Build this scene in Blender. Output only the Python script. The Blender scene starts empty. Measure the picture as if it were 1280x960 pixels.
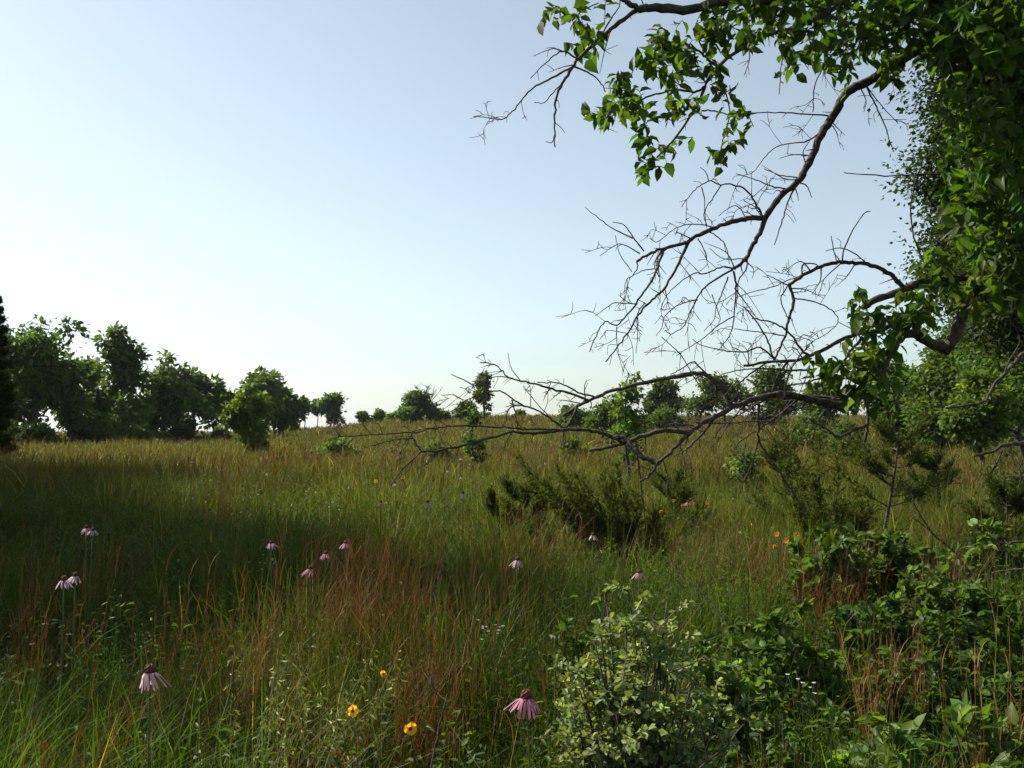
import bpy, math, random
import numpy as np

random.seed(7)
rng = np.random.default_rng(7)
scene = bpy.context.scene
COL = scene.collection

# ---------------------------------------------------------------- camera
F = 1204.0                      # focal length in pixels of the 1280 wide photograph
HOR = 525.0                     # row of the true horizon
EYE = np.array([0.0, 0.0, 1.5])
PITCH = math.atan((HOR - 480.0) / F)
FWD = np.array([0.0, math.cos(PITCH), math.sin(PITCH)])
UPV = np.array([0.0, -math.sin(PITCH), math.cos(PITCH)])

cam = bpy.data.cameras.new("camera")
cam.sensor_width = 36.0
cam.lens = 36.0 * F / 1280.0
cam.clip_start = 0.05
cam.clip_end = 12000
camo = bpy.data.objects.new("camera", cam)
camo.location = EYE
camo.rotation_euler = (math.pi / 2 + PITCH, 0, 0)
COL.objects.link(camo)
scene.camera = camo


def W(px, py, d):
    return EYE + np.array([(px - 640.0) / F * d, 0, 0]) + UPV * ((480.0 - py) / F * d) + FWD * d


# ---------------------------------------------------------------- terrain
def sm(a, b, x):
    t = np.clip((np.asarray(x, float) - a) / (b - a), 0, 1)
    return t * t * (3 - 2 * t)


def ground(x, y):
    x = np.asarray(x, float)
    y = np.asarray(y, float)
    a = x / np.maximum(y, 8.0)
    side = sm(-0.30, -0.02, a)
    rise = sm(22, 105, y) * (-0.35 + 1.85 * side)
    fall = -np.maximum(y - 112, 0) * 0.018
    far = -np.maximum(np.abs(x) - 160, 0) * 0.012
    b = 0.05 * np.sin(x * 0.9 + 0.4 * y) * np.cos(y * 0.7 - 0.3 * x) + 0.03 * np.sin(2.1 * x + 1.3) * np.sin(1.7 * y)
    back = np.where(y < 0, 0.004 * y, 0)
    return rise + fall + far + b * sm(400, 60, np.hypot(x, y)) + back


def gz(x, y):
    return float(ground(x, y))


def GP(px, d):
    """ground point in the photo column px at distance d"""
    x = (px - 640.0) / F * d
    return np.array([x, d, gz(x, d)])


def vnoise(x, y, s, seed=0):
    """smooth value noise in 0..1"""
    x = np.asarray(x, float) / s + 17.3 * seed
    y = np.asarray(y, float) / s - 9.1 * seed
    xi = np.floor(x); yi = np.floor(y)
    fx = x - xi; fy = y - yi
    fx = fx * fx * (3 - 2 * fx); fy = fy * fy * (3 - 2 * fy)

    def hsh(i, j):
        v = np.sin(i * 127.1 + j * 311.7 + seed * 74.7) * 43758.5453
        return v - np.floor(v)
    return (hsh(xi, yi) * (1 - fx) + hsh(xi + 1, yi) * fx) * (1 - fy) + (hsh(xi, yi + 1) * (1 - fx) + hsh(xi + 1, yi + 1) * fx) * fy


# ---------------------------------------------------------------- mesh accumulator
class MB:
    def __init__(s):
        s.v = []; s.q = []; s.t = []; s.c = []; s.n = 0

    def add(s, v, q=None, t=None, c=(1, 1, 1)):
        v = np.asarray(v, np.float32).reshape(-1, 3)
        s.v.append(v)
        if q is not None and len(q):
            s.q.append(np.asarray(q, np.int64).reshape(-1, 4) + s.n)
        if t is not None and len(t):
            s.t.append(np.asarray(t, np.int64).reshape(-1, 3) + s.n)
        c = np.asarray(c, np.float32)
        if c.ndim == 1:
            c = np.tile(c, (len(v), 1))
        s.c.append(c)
        s.n += len(v)

    def tube(s, pts, rad, sides=6, c=(1, 1, 1), cap=True):
        pts = np.asarray(pts, float)
        rad = np.asarray(rad, float)
        n = len(pts)
        T = np.gradient(pts, axis=0)
        T /= np.linalg.norm(T, axis=1)[:, None] + 1e-9
        ref = np.array([0, 0, 1.0]) if abs(T[0][2]) < 0.9 else np.array([1.0, 0, 0])
        u = np.cross(T[0], ref); u /= np.linalg.norm(u)
        ang = np.arange(sides) * 2 * math.pi / sides
        V = np.empty((n, sides, 3))
        for i in range(n):
            u = u - T[i] * np.dot(u, T[i]); u /= np.linalg.norm(u) + 1e-9
            w = np.cross(T[i], u)
            V[i] = pts[i] + rad[i] * (np.cos(ang)[:, None] * u + np.sin(ang)[:, None] * w)
        k = np.arange(sides); k2 = (k + 1) % sides
        Q = np.concatenate([np.stack([i * sides + k, i * sides + k2, (i + 1) * sides + k2, (i + 1) * sides + k], 1) for i in range(n - 1)])
        V = V.reshape(-1, 3)
        t = None
        if cap:
            V = np.vstack([V, pts[-1] + T[-1] * rad[-1] * 0.6])
            e = (n - 1) * sides
            t = np.stack([e + k, e + k2, np.full(sides, n * sides)], 1)
        s.add(V, Q, t, c)

    def build(s, name, mat, parent=None, loc=None, smooth=True):
        me = bpy.data.meshes.new(name)
        if not s.v:
            s.add([[0, 0, 0]])
        v = np.concatenate(s.v)
        if loc is not None:
            v = v - np.asarray(loc, np.float32)
        q = np.concatenate(s.q) if s.q else np.zeros((0, 4), np.int64)
        t = np.concatenate(s.t) if s.t else np.zeros((0, 3), np.int64)
        me.vertices.add(len(v))
        me.vertices.foreach_set("co", v.astype(np.float32).ravel())
        nl = q.size + t.size
        me.loops.add(nl)
        me.loops.foreach_set("vertex_index", np.concatenate([q.ravel(), t.ravel()]).astype(np.int32))
        npol = len(q) + len(t)
        me.polygons.add(npol)
        st = np.concatenate([np.arange(len(q)) * 4, q.size + np.arange(len(t)) * 3]).astype(np.int32)
        me.polygons.foreach_set("loop_start", st)
        me.polygons.foreach_set("loop_total", np.concatenate([np.full(len(q), 4), np.full(len(t), 3)]).astype(np.int32))
        me.polygons.foreach_set("use_smooth", np.full(npol, smooth, dtype=bool))
        ca = me.color_attributes.new("tint", 'FLOAT_COLOR', 'POINT')
        c = np.concatenate(s.c)
        ca.data.foreach_set("color", np.hstack([c, np.ones((len(c), 1), np.float32)]).astype(np.float32).ravel())
        me.update(calc_edges=True)
        me.materials.append(mat)
        o = bpy.data.objects.new(name, me)
        COL.objects.link(o)
        if parent is not None:
            o.parent = parent
        elif loc is not None:
            o.location = [float(a) for a in loc]
        return o


def smooth_path(pts, per=4):
    """Catmull-Rom through pts (any dimension)"""
    P = np.asarray(pts, float)
    if len(P) < 3:
        t = np.linspace(0, 1, per + 1)[:, None]
        return P[0] * (1 - t) + P[-1] * t
    Q = np.vstack([2 * P[0] - P[1], P, 2 * P[-1] - P[-2]])
    out = []
    for i in range(1, len(Q) - 2):
        for k in range(per):
            t = k / per
            a, b, c, d = Q[i - 1], Q[i], Q[i + 1], Q[i + 2]
            out.append(0.5 * ((2 * b) + (c - a) * t + (2 * a - 5 * b + 4 * c - d) * t * t + (3 * b - a - 3 * c + d) * t ** 3))
    out.append(P[-1])
    return np.array(out)


# ---------------------------------------------------------------- leaves
def unit(a):
    return a / (np.linalg.norm(a, axis=-1, keepdims=True) + 1e-9)


LEAF_V = np.array([[0, 0, 0], [.28, -.46, .10], [.28, 0, -.02], [.28, .46, .10], [.66, -.36, .04], [.66, 0, -.07], [.66, .36, .04], [1, 0, -.2]])
LEAF_Q = np.array([[1, 2, 5, 4], [2, 3, 6, 5]])
LEAF_T = np.array([[0, 2, 1], [0, 3, 2], [4, 5, 7], [5, 6, 7]])
OBOV_V = np.array([[0, 0, 0], [.4, -.34, .06], [.4, 0, -.02], [.4, .34, .06], [.78, -.46, .04], [.8, 0, -.05], [.78, .46, .04], [1, 0, -.1]])
FAR_V = np.array([[0, 0, 0], [.45, -.5, .12], [1, 0, -.1], [.45, .5, .12]])
FAR_Q = np.array([[0, 1, 2, 3]])


def leaves(mb, P, D, N, L, Wd, tint, kind='near'):
    """P root, D axis, N rough normal; L length, Wd width; tint (n,3)"""
    n = len(P)
    if n == 0:
        return
    D = unit(D)
    S = unit(np.cross(D, N)); N2 = np.cross(S, D)
    T = {'near': LEAF_V, 'obov': OBOV_V, 'far': FAR_V}[kind]
    k = len(T)
    L = np.broadcast_to(L, (n,)); Wd = np.broadcast_to(Wd, (n,))
    fold = rng.uniform(.1, 2.2, n) * np.where(rng.uniform(0, 1, n) < .12, -1, 1)
    V = P[:, None, :] + T[None, :, 0:1] * (L[:, None, None] * D[:, None, :]) + T[None, :, 1:2] * (Wd[:, None, None] * S[:, None, :]) + T[None, :, 2:3] * ((L * fold)[:, None, None] * N2[:, None, :])
    off = (np.arange(n) * k)[:, None, None]
    C = np.repeat(tint, k, axis=0)
    if kind == 'far':
        mb.add(V.reshape(-1, 3), (FAR_Q[None] + off).reshape(-1, 4), None, C)
    else:
        mb.add(V.reshape(-1, 3), (LEAF_Q[None] + off).reshape(-1, 4), (LEAF_T[None] + off).reshape(-1, 3), C)


def tints(n, base, var=0.25, hue=0.12):
    base = np.asarray(base, float)
    b = np.exp(rng.normal(0, var, (n, 1)))
    h = rng.normal(0, hue, (n, 1))
    c = base * np.array([.80, .80, .44]) * b * np.hstack([1 + h, np.ones((n, 1)), 1 - 0.5 * h])
    return np.clip(c, 0.002, 0.9)


def rdir(n):
    return unit(rng.normal(size=(n, 3)))


# ---------------------------------------------------------------- materials
def mat_leaf(name, trans=0.35, rough=0.45, spec=0.4, gain=1.0):
    m = bpy.data.materials.new(name); m.use_nodes = True
    nt = m.node_tree; nt.nodes.clear()
    out = nt.nodes.new("ShaderNodeOutputMaterial")
    at = nt.nodes.new("ShaderNodeAttribute"); at.attribute_name = "tint"
    p = nt.nodes.new("ShaderNodeBsdfPrincipled")
    p.inputs["Roughness"].default_value = rough
    p.inputs["Specular IOR Level"].default_value = spec
    tr = nt.nodes.new("ShaderNodeBsdfTranslucent")
    mx = nt.nodes.new("ShaderNodeMixShader"); mx.inputs[0].default_value = trans
    ml = nt.nodes.new("ShaderNodeMix"); ml.data_type = 'RGBA'; ml.blend_type = 'MULTIPLY'; ml.inputs[0].default_value = 1
    ml.inputs[7].default_value = (1.5 * gain, 1.6 * gain, 0.6 * gain, 1) if name != 'petal' else (1.2, 1.1, 1.15, 1)
    nt.links.new(at.outputs["Color"], p.inputs["Base Color"])
    nt.links.new(at.outputs["Color"], ml.inputs[6])
    nt.links.new(ml.outputs[2], tr.inputs["Color"])
    nt.links.new(p.outputs[0], mx.inputs[1]); nt.links.new(tr.outputs[0], mx.inputs[2])
    nt.links.new(mx.outputs[0], out.inputs["Surface"])
    return m


def mat_bark(name, dark, light, scale=30.0, bump=0.6):
    m = bpy.data.materials.new(name); m.use_nodes = True
    nt = m.node_tree
    p = nt.nodes["Principled BSDF"]; p.inputs["Roughness"].default_value = 0.85
    p.inputs["Specular IOR Level"].default_value = 0.25
    tc = nt.nodes.new("ShaderNodeTexCoord")
    mp = nt.nodes.new("ShaderNodeMapping"); mp.inputs["Scale"].default_value = (scale, scale, scale)
    nz = nt.nodes.new("ShaderNodeTexNoise"); nz.inputs["Scale"].default_value = 1.0; nz.inputs["Detail"].default_value = 6
    nz.inputs["Roughness"].default_value = 0.7
    cr = nt.nodes.new("ShaderNodeValToRGB")
    cr.color_ramp.elements[0].position = 0.35; cr.color_ramp.elements[0].color = (*dark, 1)
    cr.color_ramp.elements[1].position = 0.68; cr.color_ramp.elements[1].color = (*light, 1)
    bp = nt.nodes.new("ShaderNodeBump"); bp.inputs["Strength"].default_value = bump; bp.inputs["Distance"].default_value = 0.012
    nt.links.new(tc.outputs["Object"], mp.inputs[0]); nt.links.new(mp.outputs[0], nz.inputs["Vector"])
    nt.links.new(nz.outputs["Fac"], cr.inputs[0]); nt.links.new(cr.outputs[0], p.inputs["Base Color"])
    nt.links.new(nz.outputs["Fac"], bp.inputs["Height"]); nt.links.new(bp.outputs[0], p.inputs["Normal"])
    return m


def mat_tint(name, rough=0.7, spec=0.2):
    m = bpy.data.materials.new(name); m.use_nodes = True
    nt = m.node_tree
    p = nt.nodes["Principled BSDF"]; p.inputs["Roughness"].default_value = rough
    p.inputs["Specular IOR Level"].default_value = spec
    at = nt.nodes.new("ShaderNodeAttribute"); at.attribute_name = "tint"
    nt.links.new(at.outputs["Color"], p.inputs["Base Color"])
    return m


M_LEAF = mat_leaf("broad_leaf", 0.5, 0.5, 0.22)
M_FAR = mat_leaf("tree_leaf", 0.42, 0.6, 0.2)
M_CEDAR = mat_leaf("cedar_needle", 0.3, 0.7, 0.1)
M_SILV = mat_leaf("pale_leaf", 0.4, 0.5, 0.22)
M_GRASS = mat_leaf("grass_blade", 0.45, 0.65, 0.12)
M_DRY = mat_leaf("dry_stem", 0.22, 0.6, 0.3, 0.75)
M_PETAL = mat_leaf("petal", 0.45, 0.6, 0.2, 0.85)
M_BARK = mat_bark("bark", (.022, .017, .013), (.10, .08, .062))
M_DEAD = mat_bark("dead_bark", (.018, .013, .010), (.11, .083, .065), 38)
M_TRUNK = mat_bark("far_bark", (.02, .016, .012), (.07, .058, .045), 6)
M_SOLID = mat_tint("plant_flesh")

# ground material
M_GND = bpy.data.materials.new("thatch_soil"); M_GND.use_nodes = True
nt = M_GND.node_tree
p = nt.nodes["Principled BSDF"]; p.inputs["Roughness"].default_value = 0.95; p.inputs["Specular IOR Level"].default_value = 0.1
tc = nt.nodes.new("ShaderNodeTexCoord")
n1 = nt.nodes.new("ShaderNodeTexNoise"); n1.inputs["Scale"].default_value = 0.25; n1.inputs["Detail"].default_value = 5
n2 = nt.nodes.new("ShaderNodeTexNoise"); n2.inputs["Scale"].default_value = 14; n2.inputs["Detail"].default_value = 6
cr = nt.nodes.new("ShaderNodeValToRGB")
cr.color_ramp.elements[0].position = 0.3; cr.color_ramp.elements[0].color = (.025, .028, .01, 1)
cr.color_ramp.elements[1].position = 0.7; cr.color_ramp.elements[1].color = (.06, .047, .02, 1)
mth = nt.nodes.new("ShaderNodeMath"); mth.operation = 'MULTIPLY_ADD'; mth.inputs[1].default_value = 0.5
nt.links.new(tc.outputs["Object"], n1.inputs["Vector"]); nt.links.new(tc.outputs["Object"], n2.inputs["Vector"])
m2 = nt.nodes.new("ShaderNodeMath"); m2.operation = 'MULTIPLY'; m2.inputs[1].default_value = 0.5
nt.links.new(n1.outputs["Fac"], m2.inputs[0]); nt.links.new(n2.outputs["Fac"], mth.inputs[0]); nt.links.new(m2.outputs[0], mth.inputs[2])
nt.links.new(mth.outputs[0], cr.inputs[0]); nt.links.new(cr.outputs[0], p.inputs["Base Color"])
bp = nt.nodes.new("ShaderNodeBump"); bp.inputs["Distance"].default_value = 0.05
nt.links.new(n2.outputs["Fac"], bp.inputs["Height"]); nt.links.new(bp.outputs[0], p.inputs["Normal"])


# ---------------------------------------------------------------- object helpers
def tag(o, label, cat, group=None):
    o["label"] = label; o["category"] = cat
    if group:
        o["group"] = group
    return o


def thing(name, loc, label, cat, group=None):
    o = bpy.data.objects.new(name, None)
    o.empty_display_size = 0.1
    o.location = [float(a) for a in loc]
    COL.objects.link(o)
    return tag(o, label, cat, group)


def part(mb, name, mat, root, loc=None, smooth=True):
    """mesh built in world coordinates, re-based on the thing's origin"""
    return mb.build(name, mat, root, np.array(root.location) if loc is None else loc, smooth)


# ---------------------------------------------------------------- ground sheet
def axis_grid(lim, n, k):
    t = np.linspace(-1, 1, n)
    return lim * np.sinh(k * t) / math.sinh(k)


gx = axis_grid(4000, 260, 7.0); gy = axis_grid(4000, 260, 7.0)
X, Y = np.meshgrid(gx, gy)
Z = ground(X, Y)
mb = MB()
n = len(gx)
i = (np.arange(n - 1)[:, None] * n + np.arange(n - 1)[None, :]).ravel()
mb.add(np.stack([X, Y, Z], -1).reshape(-1, 3), np.stack([i, i + 1, i + n + 1, i + n], 1))
gobj = mb.build("ground", M_GND)
gobj["kind"] = "structure"


# ---------------------------------------------------------------- grass
def blades(mb, x, y, H, Wd, lean, az, tint_base, tint_tip, z0=None, face=None):
    n = len(x)
    z = ground(x, y) if z0 is None else z0
    ts = np.array([0, .38, .72, 1.0])
    wt = np.array([1.0, .85, .55, 0])
    dx = np.cos(az); dy = np.sin(az)
    fa = rng.uniform(0, math.pi, n) if face is None else face
    sx = np.cos(fa); sy = np.sin(fa)
    cols = []; verts = []
    for t, w in zip(ts, wt):
        ho = lean * H * t ** 2.0
        cx = x + dx * ho; cy = y + dy * ho
        cz = z + H * (t - 0.35 * np.minimum(lean, 1.4) * t ** 2.6)
        c = tint_base * (1 - t) + tint_tip * t
        if w > 0:
            verts.append(np.stack([cx - sx * Wd * w / 2, cy - sy * Wd * w / 2, cz], 1))
            verts.append(np.stack([cx + sx * Wd * w / 2, cy + sy * Wd * w / 2, cz], 1))
            cols += [c, c]
        else:
            verts.append(np.stack([cx, cy, cz], 1)); cols.append(c)
    V = np.stack(verts, 1).reshape(-1, 3); C = np.stack(cols, 1).reshape(-1, 3)
    o = np.arange(n)[:, None] * 7
    Q = np.concatenate([o + np.array([[0, 1, 3, 2]]), o + np.array([[2, 3, 5, 4]])])
    Tt = o + np.array([[4, 5, 6]])
    mb.add(V, Q, Tt, C)


def wedge(density, y0, y1, k=0.62, pad=1.6, near=4.0, pw=1.6):
    """random ground points inside the view wedge; density per m2 at < near, thinning with distance"""
    yy = np.linspace(y0, y1, 4000)
    rho = density * np.where(yy < near, 1, (near / yy) ** pw) * 2 * (k * yy + pad)
    cdf = np.cumsum(rho) * (yy[1] - yy[0])
    n = int(cdf[-1])
    y = np.interp(rng.uniform(0, cdf[-1], n), cdf, yy)
    x = rng.uniform(-1, 1, n) * (k * y + pad)
    return x, y


GREEN = np.array([.044, .090, .008]); OLIVE = np.array([.092, .080, .020]); TAN = np.array([.19, .135, .055]); RUST = np.array([.125, .048, .017])
PALE = np.array([.24, .215, .13])


def mixc(a, b, t):
    t = np.asarray(t)[:, None]
    return a * (1 - t) + b * t


# main green sward
x, y = wedge(2300, 1.15, 118)
nn = len(x)
pat = np.where(y > 16, vnoise(x * .5, y, 7.0, 1), vnoise(x, y, 4.0, 1) * .5) * 0.75 + vnoise(x, y, 1.3, 2) * 0.3
far = sm(14, 32, y)
keep = rng.uniform(0, 1, nn) < (0.55 + 0.6 * vnoise(x, y, 0.55, 3))
x, y, pat, far = x[keep], y[keep], pat[keep], far[keep]; nn = len(x)
H = (0.32 + 0.36 * rng.uniform(0, 1, nn)) * (0.36 + 0.60 * vnoise(x, y, 1.3, 4) + .80 * vnoise(x, y, .5, 31))
Wd = np.maximum(0.0048, y * 0.00078) * rng.uniform(.6, 1.6, nn)
lean = np.abs(rng.normal(0.45, 0.35, nn))
az = rng.uniform(0, 2 * math.pi, nn)
tip = mixc(GREEN, OLIVE, np.clip(pat * 0.75 + far * 0.45 - .08 + .34 * sm(5, 11, y) + rng.normal(0, .22, nn), 0, 1))
dry = rng.uniform(0, 1, nn) < (0.05 + 0.05 * far)
tip[dry] = TAN * np.exp(rng.normal(0, .25, (dry.sum(), 1)))
tip = tip * np.exp(rng.normal(-.03, .30, (nn, 1))) * np.exp(.9 * (vnoise(x, y, .7, 41) - .55) - .18 * sm(9, 4, y))[:, None]  # patchy tone; near blades also darkened in tint to deepen the foreground shade
base = tip * 0.8 + TAN * 0.08
mb = MB(); blades(mb, x, y, H, Wd, lean, az, base, tip)
x, y = wedge(110, 1.2, 16, pw=1.3)      # broader arching blades among the fine ones
nn = len(x)
keep = rng.uniform(0, 1, nn) < np.clip(vnoise(x, y, .8, 21) * 2.4 - .6, .05, 1); x = x[keep]; y = y[keep]; nn = len(x)
c = np.array([.075, .105, .016]) * np.exp(rng.normal(0, .28, (nn, 1))) * np.hstack([1 + rng.normal(.05, .18, (nn, 1)), np.ones((nn, 2))])
blades(mb, x, y, rng.uniform(.5, .85, nn), rng.uniform(.005, .009, nn) + y * .0004, np.abs(rng.normal(.8, .4, nn)), rng.uniform(0, 6.28, nn), c * .85, c)
o = mb.build("meadow_grass", M_GRASS); o["kind"] = "stuff"
tag(o, "green and olive meadow grass covering the whole field", "grass")

# scattered rusty stems through the meadow
x, y = wedge(95, 1.3, 115, pw=1.1)
nn = len(x)
w = vnoise(x, y, 2.6, 7) * .6 + vnoise(x, y, 0.8, 8) * .4
w = np.where(y > 18, vnoise(x * .35, y, 6, 11) * .62 + vnoise(x, y, 2.5, 12) * .2 + .06, w)
keep = rng.uniform(0, 1, nn) < np.clip((w - np.where(y < 14, .60, .52)) * 4.0, np.where(y < 14, .012, .03), .8)
x, y = x[keep], y[keep]; nn = len(x)
H = rng.uniform(.62, 1.0, nn) * np.where(y > 22, .85, 1)
Wd = np.maximum(0.0036, y * 0.00062) * rng.uniform(.8, 1.2, nn)
lean = np.abs(rng.normal(0.22, 0.16, nn)); az = rng.normal(0.3, 1.3, nn)
c = RUST * np.exp(rng.normal(0, .3, (nn, 1)))
c = mixc(c, TAN * np.ones((nn, 3)), np.clip(rng.normal(.12, .2, nn), 0, 1))
mb = MB(); blades(mb, x, y, H, Wd, lean, az, c * .9, c)
# short side blades on every stem
for k in range(4):
    t = rng.uniform(.3, .92, nn)
    bx = x + np.cos(az) * lean * H * t ** 2; by = y + np.sin(az) * lean * H * t ** 2
    bz = ground(x, y) + H * (t - .35 * np.minimum(lean, 1.4) * t ** 2.6)
    blades(mb, bx, by, H * rng.uniform(.10, .22, nn), Wd * .8, rng.uniform(.2, .7, nn), rng.uniform(0, 6.28, nn), c, c * 1.15, z0=bz)
o = mb.build("rusty_grass_stems", M_DRY); o["kind"] = "stuff"
tag(o, "thin rust brown grass stems scattered all through the meadow", "dry grass")

# pale dry bent blades near the camera
x, y = wedge(42, 1.3, 12)
nn = len(x)
c = mixc(TAN * np.ones((nn, 3)), PALE, rng.uniform(0, .9, nn)) * np.exp(rng.normal(0, .2, (nn, 1)))
mb = MB(); blades(mb, x, y, rng.uniform(.3, .72, nn), rng.uniform(.003, .006, nn), rng.uniform(.3, 1.5, nn), rng.uniform(0, 6.28, nn), c, c)
o = mb.build("straw_blades", M_DRY); o["kind"] = "stuff"
tag(o, "pale bent straw blades strewn between the near green grass", "dry grass")

# low leafy forbs
x, y = wedge(250, 1.6, 60, pw=1.4)
nn = len(x)
right = np.clip(.16 + 0.9 * sm(-.05, .28, x / y) * sm(11, 5, y) + .6 * (vnoise(x, y, 1.5, 14) > .56), 0, 1)
keep = rng.uniform(0, 1, nn) < right
x, y = x[keep], y[keep]; nn = len(x)
mb = MB()
k = 9
X = np.repeat(x, k); Y = np.repeat(y, k)
hh = np.repeat(rng.uniform(.25, .62, nn), k) * np.tile(np.linspace(.45, 1, k), nn)
a = rng.uniform(0, 6.28, nn * k)
P = np.stack([X + np.cos(a) * .012, Y + np.sin(a) * .012, ground(X, Y) + hh], 1)
D = np.stack([np.cos(a), np.sin(a), rng.uniform(-.1, .7, nn * k)], 1)
L = np.maximum(rng.uniform(.03, .065, nn * k), Y * .0024)
Nf = np.tile([0, 0, 1.0], (nn * k, 1)) + rng.normal(0, .3, (nn * k, 3)); Wf = L * rng.uniform(.3, .55, nn * k); Tf = tints(nn * k, (.055, .095, .024))
for kd, sel in (('near', Y < 8), ('far', Y >= 8)):
    leaves(mb, P[sel], D[sel], Nf[sel], L[sel] * (.75 if kd == 'near' else 1), Wf[sel] * (.75 if kd == 'near' else 1), Tf[sel], kd)
c = np.tile([.06, .08, .025], (nn, 1))
blades(mb, x, y, hh.reshape(nn, k).max(1) * 1.05, np.maximum(.004, y * .0005), np.zeros(nn), np.zeros(nn), c, c)
o = mb.build("leafy_forbs", M_LEAF); o["kind"] = "stuff"
tag(o, "low leafy green forbs mixed into the meadow grass", "ground cover")


# ---------------------------------------------------------------- generic plants
def grow_tree(H, cw, cb, ncl, lpc, leafL, tint, trunk_r, seed, rc=None, shape=1.0, top=0.9, droop=0.0, loc=(0, 0, 0), hollow=.5, lean=(0, 0), sides=5, stems=1, var=.28, cut=None, taper=.2, dens=.7, lobes=5):
    """wood and leaf meshes of a broadleaf tree; greedy attachment of leaf clumps to the wood"""
    global rng
    keep_rng = rng; rng = np.random.default_rng(seed)
    wood = MB(); leaf = MB()
    loc = np.asarray(loc, float)
    rc = rc or cw * 0.125
    zc = H * (cb + 1) / 2; hz = H * (1 - cb) / 2 - rc * .5; hx = cw / 2 - rc * .6
    ncl = max(10, int(ncl * dens)); m_ = ncl * 3
    nlb = lobes
    la = rng.uniform(0, 6.28) + np.arange(nlb) * 2.4
    lz = np.linspace(-.55, .52, nlb) + rng.normal(0, .08, nlb)
    lr = rng.uniform(.40, .62, nlb) * (1.06 - .25 * np.linspace(0, 1, nlb))
    ld = rng.uniform(.25, .62, nlb) * (1.05 - .55 * np.linspace(0, 1, nlb) ** 1.5)
    LC = np.stack([np.cos(la) * ld, np.sin(la) * ld, lz], 1)
    d = rdir(m_); d[:, 2] *= .85
    r = rng.uniform(hollow, 1, m_) ** .6
    w_ = rng.integers(0, nlb, m_)
    C = (LC[w_] + d * (r * lr[w_])[:, None]) * np.array([hx, hx, hz]) * 1.08
    C[:, 2] = np.clip(C[:, 2], -hz, hz * 1.05)
    C *= np.where(rng.uniform(0, 1, len(C)) < .2, 1.2, 1)[:, None]
    C[:, :2] *= (1 - taper * np.clip((C[:, 2] / hz + 1) / 2, 0, 1) ** 1.4)[:, None]
    C[:, 2] += zc
    C[:, 0] += lean[0] * C[:, 2] / H; C[:, 1] += lean[1] * C[:, 2] / H
    if cut is not None:
        C = C[cut(C)]
    C = C[:ncl]
    # trunk nodes
    nodes = []; par = []
    for s in range(stems):
        top_s = np.array([rng.normal(0, .05) * cw, rng.normal(0, .05) * cw, H * top]) if stems == 1 else np.array([math.cos(s * 6.28 / stems + .5) * cw * .28, math.sin(s * 6.28 / stems + .5) * cw * .28, H * top * rng.uniform(.75, 1)])
        top_s[:2] += np.array(lean)
        st = np.array([0, 0, 0.0]) if stems == 1 else np.array([math.cos(s * 6.28 / stems + .5), math.sin(s * 6.28 / stems + .5), 0]) * trunk_r * 1.0
        prev = -1
        wob = rng.normal(0, .018 * H, (9, 2)); wob[0] = 0
        for k in range(9):
            t = k / 8
            q = st * (1 - t) + top_s * t
            q[:2] += wob[k] * .6
            nodes.append(q); par.append(prev); prev = len(nodes) - 1
    ordr = np.argsort(np.linalg.norm(C - np.array([0, 0, H * cb]), axis=1))
    tips = []
    for i in ordr:
        c = C[i]
        A = np.array(nodes)
        dv = c - A
        dist = np.linalg.norm(dv, axis=1)
        pen = np.where(dv[:, 2] < 0.25 * dist, 1.8, 1.0) * np.where(A[:, 2] < H * cb * .75, 2.5, 1)
        j = int(np.argmin(dist * pen))
        a = A[j]
        m = max(1, int(dist[j] / (cw * .14)))
        prev = j
        for k in range(1, m + 1):
            t = k / m
            q = a * (1 - t) + c * t + rng.normal(0, .012 * cw, 3) * (k < m)
            q[2] += math.sin(t * math.pi) * dist[j] * .10
            nodes.append(q); par.append(prev); prev = len(nodes) - 1
        tips.append(prev)
    A = np.array(nodes)
    cnt = np.zeros(len(A)); cnt[tips] = 1
    for i in range(len(A) - 1, -1, -1):
        if par[i] >= 0:
            cnt[par[i]] += cnt[i]
    cnt = np.maximum(cnt, .6)
    rr = trunk_r * (cnt / max(cnt.max(), 1)) ** .5
    rr = np.maximum(rr, trunk_r * .035)
    for i in range(len(A)):
        if par[i] >= 0:
            j = par[i]
            wood.tube(np.array([A[j], A[i]]) + loc, [max(rr[i], min(rr[j], rr[i] * 1.25)), rr[i]], sides if rr[i] > trunk_r * .15 else 4, cap=False)
        else:
            wood.tube(np.array([A[i] + [0, 0, -.3], A[i], ]) + loc, [rr[i] * 1.3, rr[i] * 1.15], sides, cap=False)
    # leaves
    nc = len(C)
    sz = rng.uniform(.65, 1.35, nc)
    cntl = np.maximum(4, (lpc * sz ** 2).astype(int))
    idx = np.repeat(np.arange(nc), cntl)
    g = rng.normal(0, 1, (len(idx), 3)) * np.array([.5, .5, .33]) * (rc * sz[idx])[:, None]
    P = C[idx] + g
    P[:, 2] -= droop * np.linalg.norm(g[:, :2], axis=1)
    D = unit(unit(g) + rng.normal(0, .6, g.shape) + np.array([0, 0, -.25]))
    N = unit(rng.normal(0, .55, g.shape) + np.array([0, 0, 1.0]) + .4 * unit(g))
    L = leafL * rng.uniform(.6, 1.35, len(idx))
    tn = tints(nc, tint, var * .8, .10)[idx] * np.exp(rng.normal(0, var * .6, (len(idx), 1)))
    leaves(leaf, P + loc, D, N, L, L * rng.uniform(.5, .8, len(idx)), tn, 'far')
    rng = keep_rng
    return wood, leaf


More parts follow.
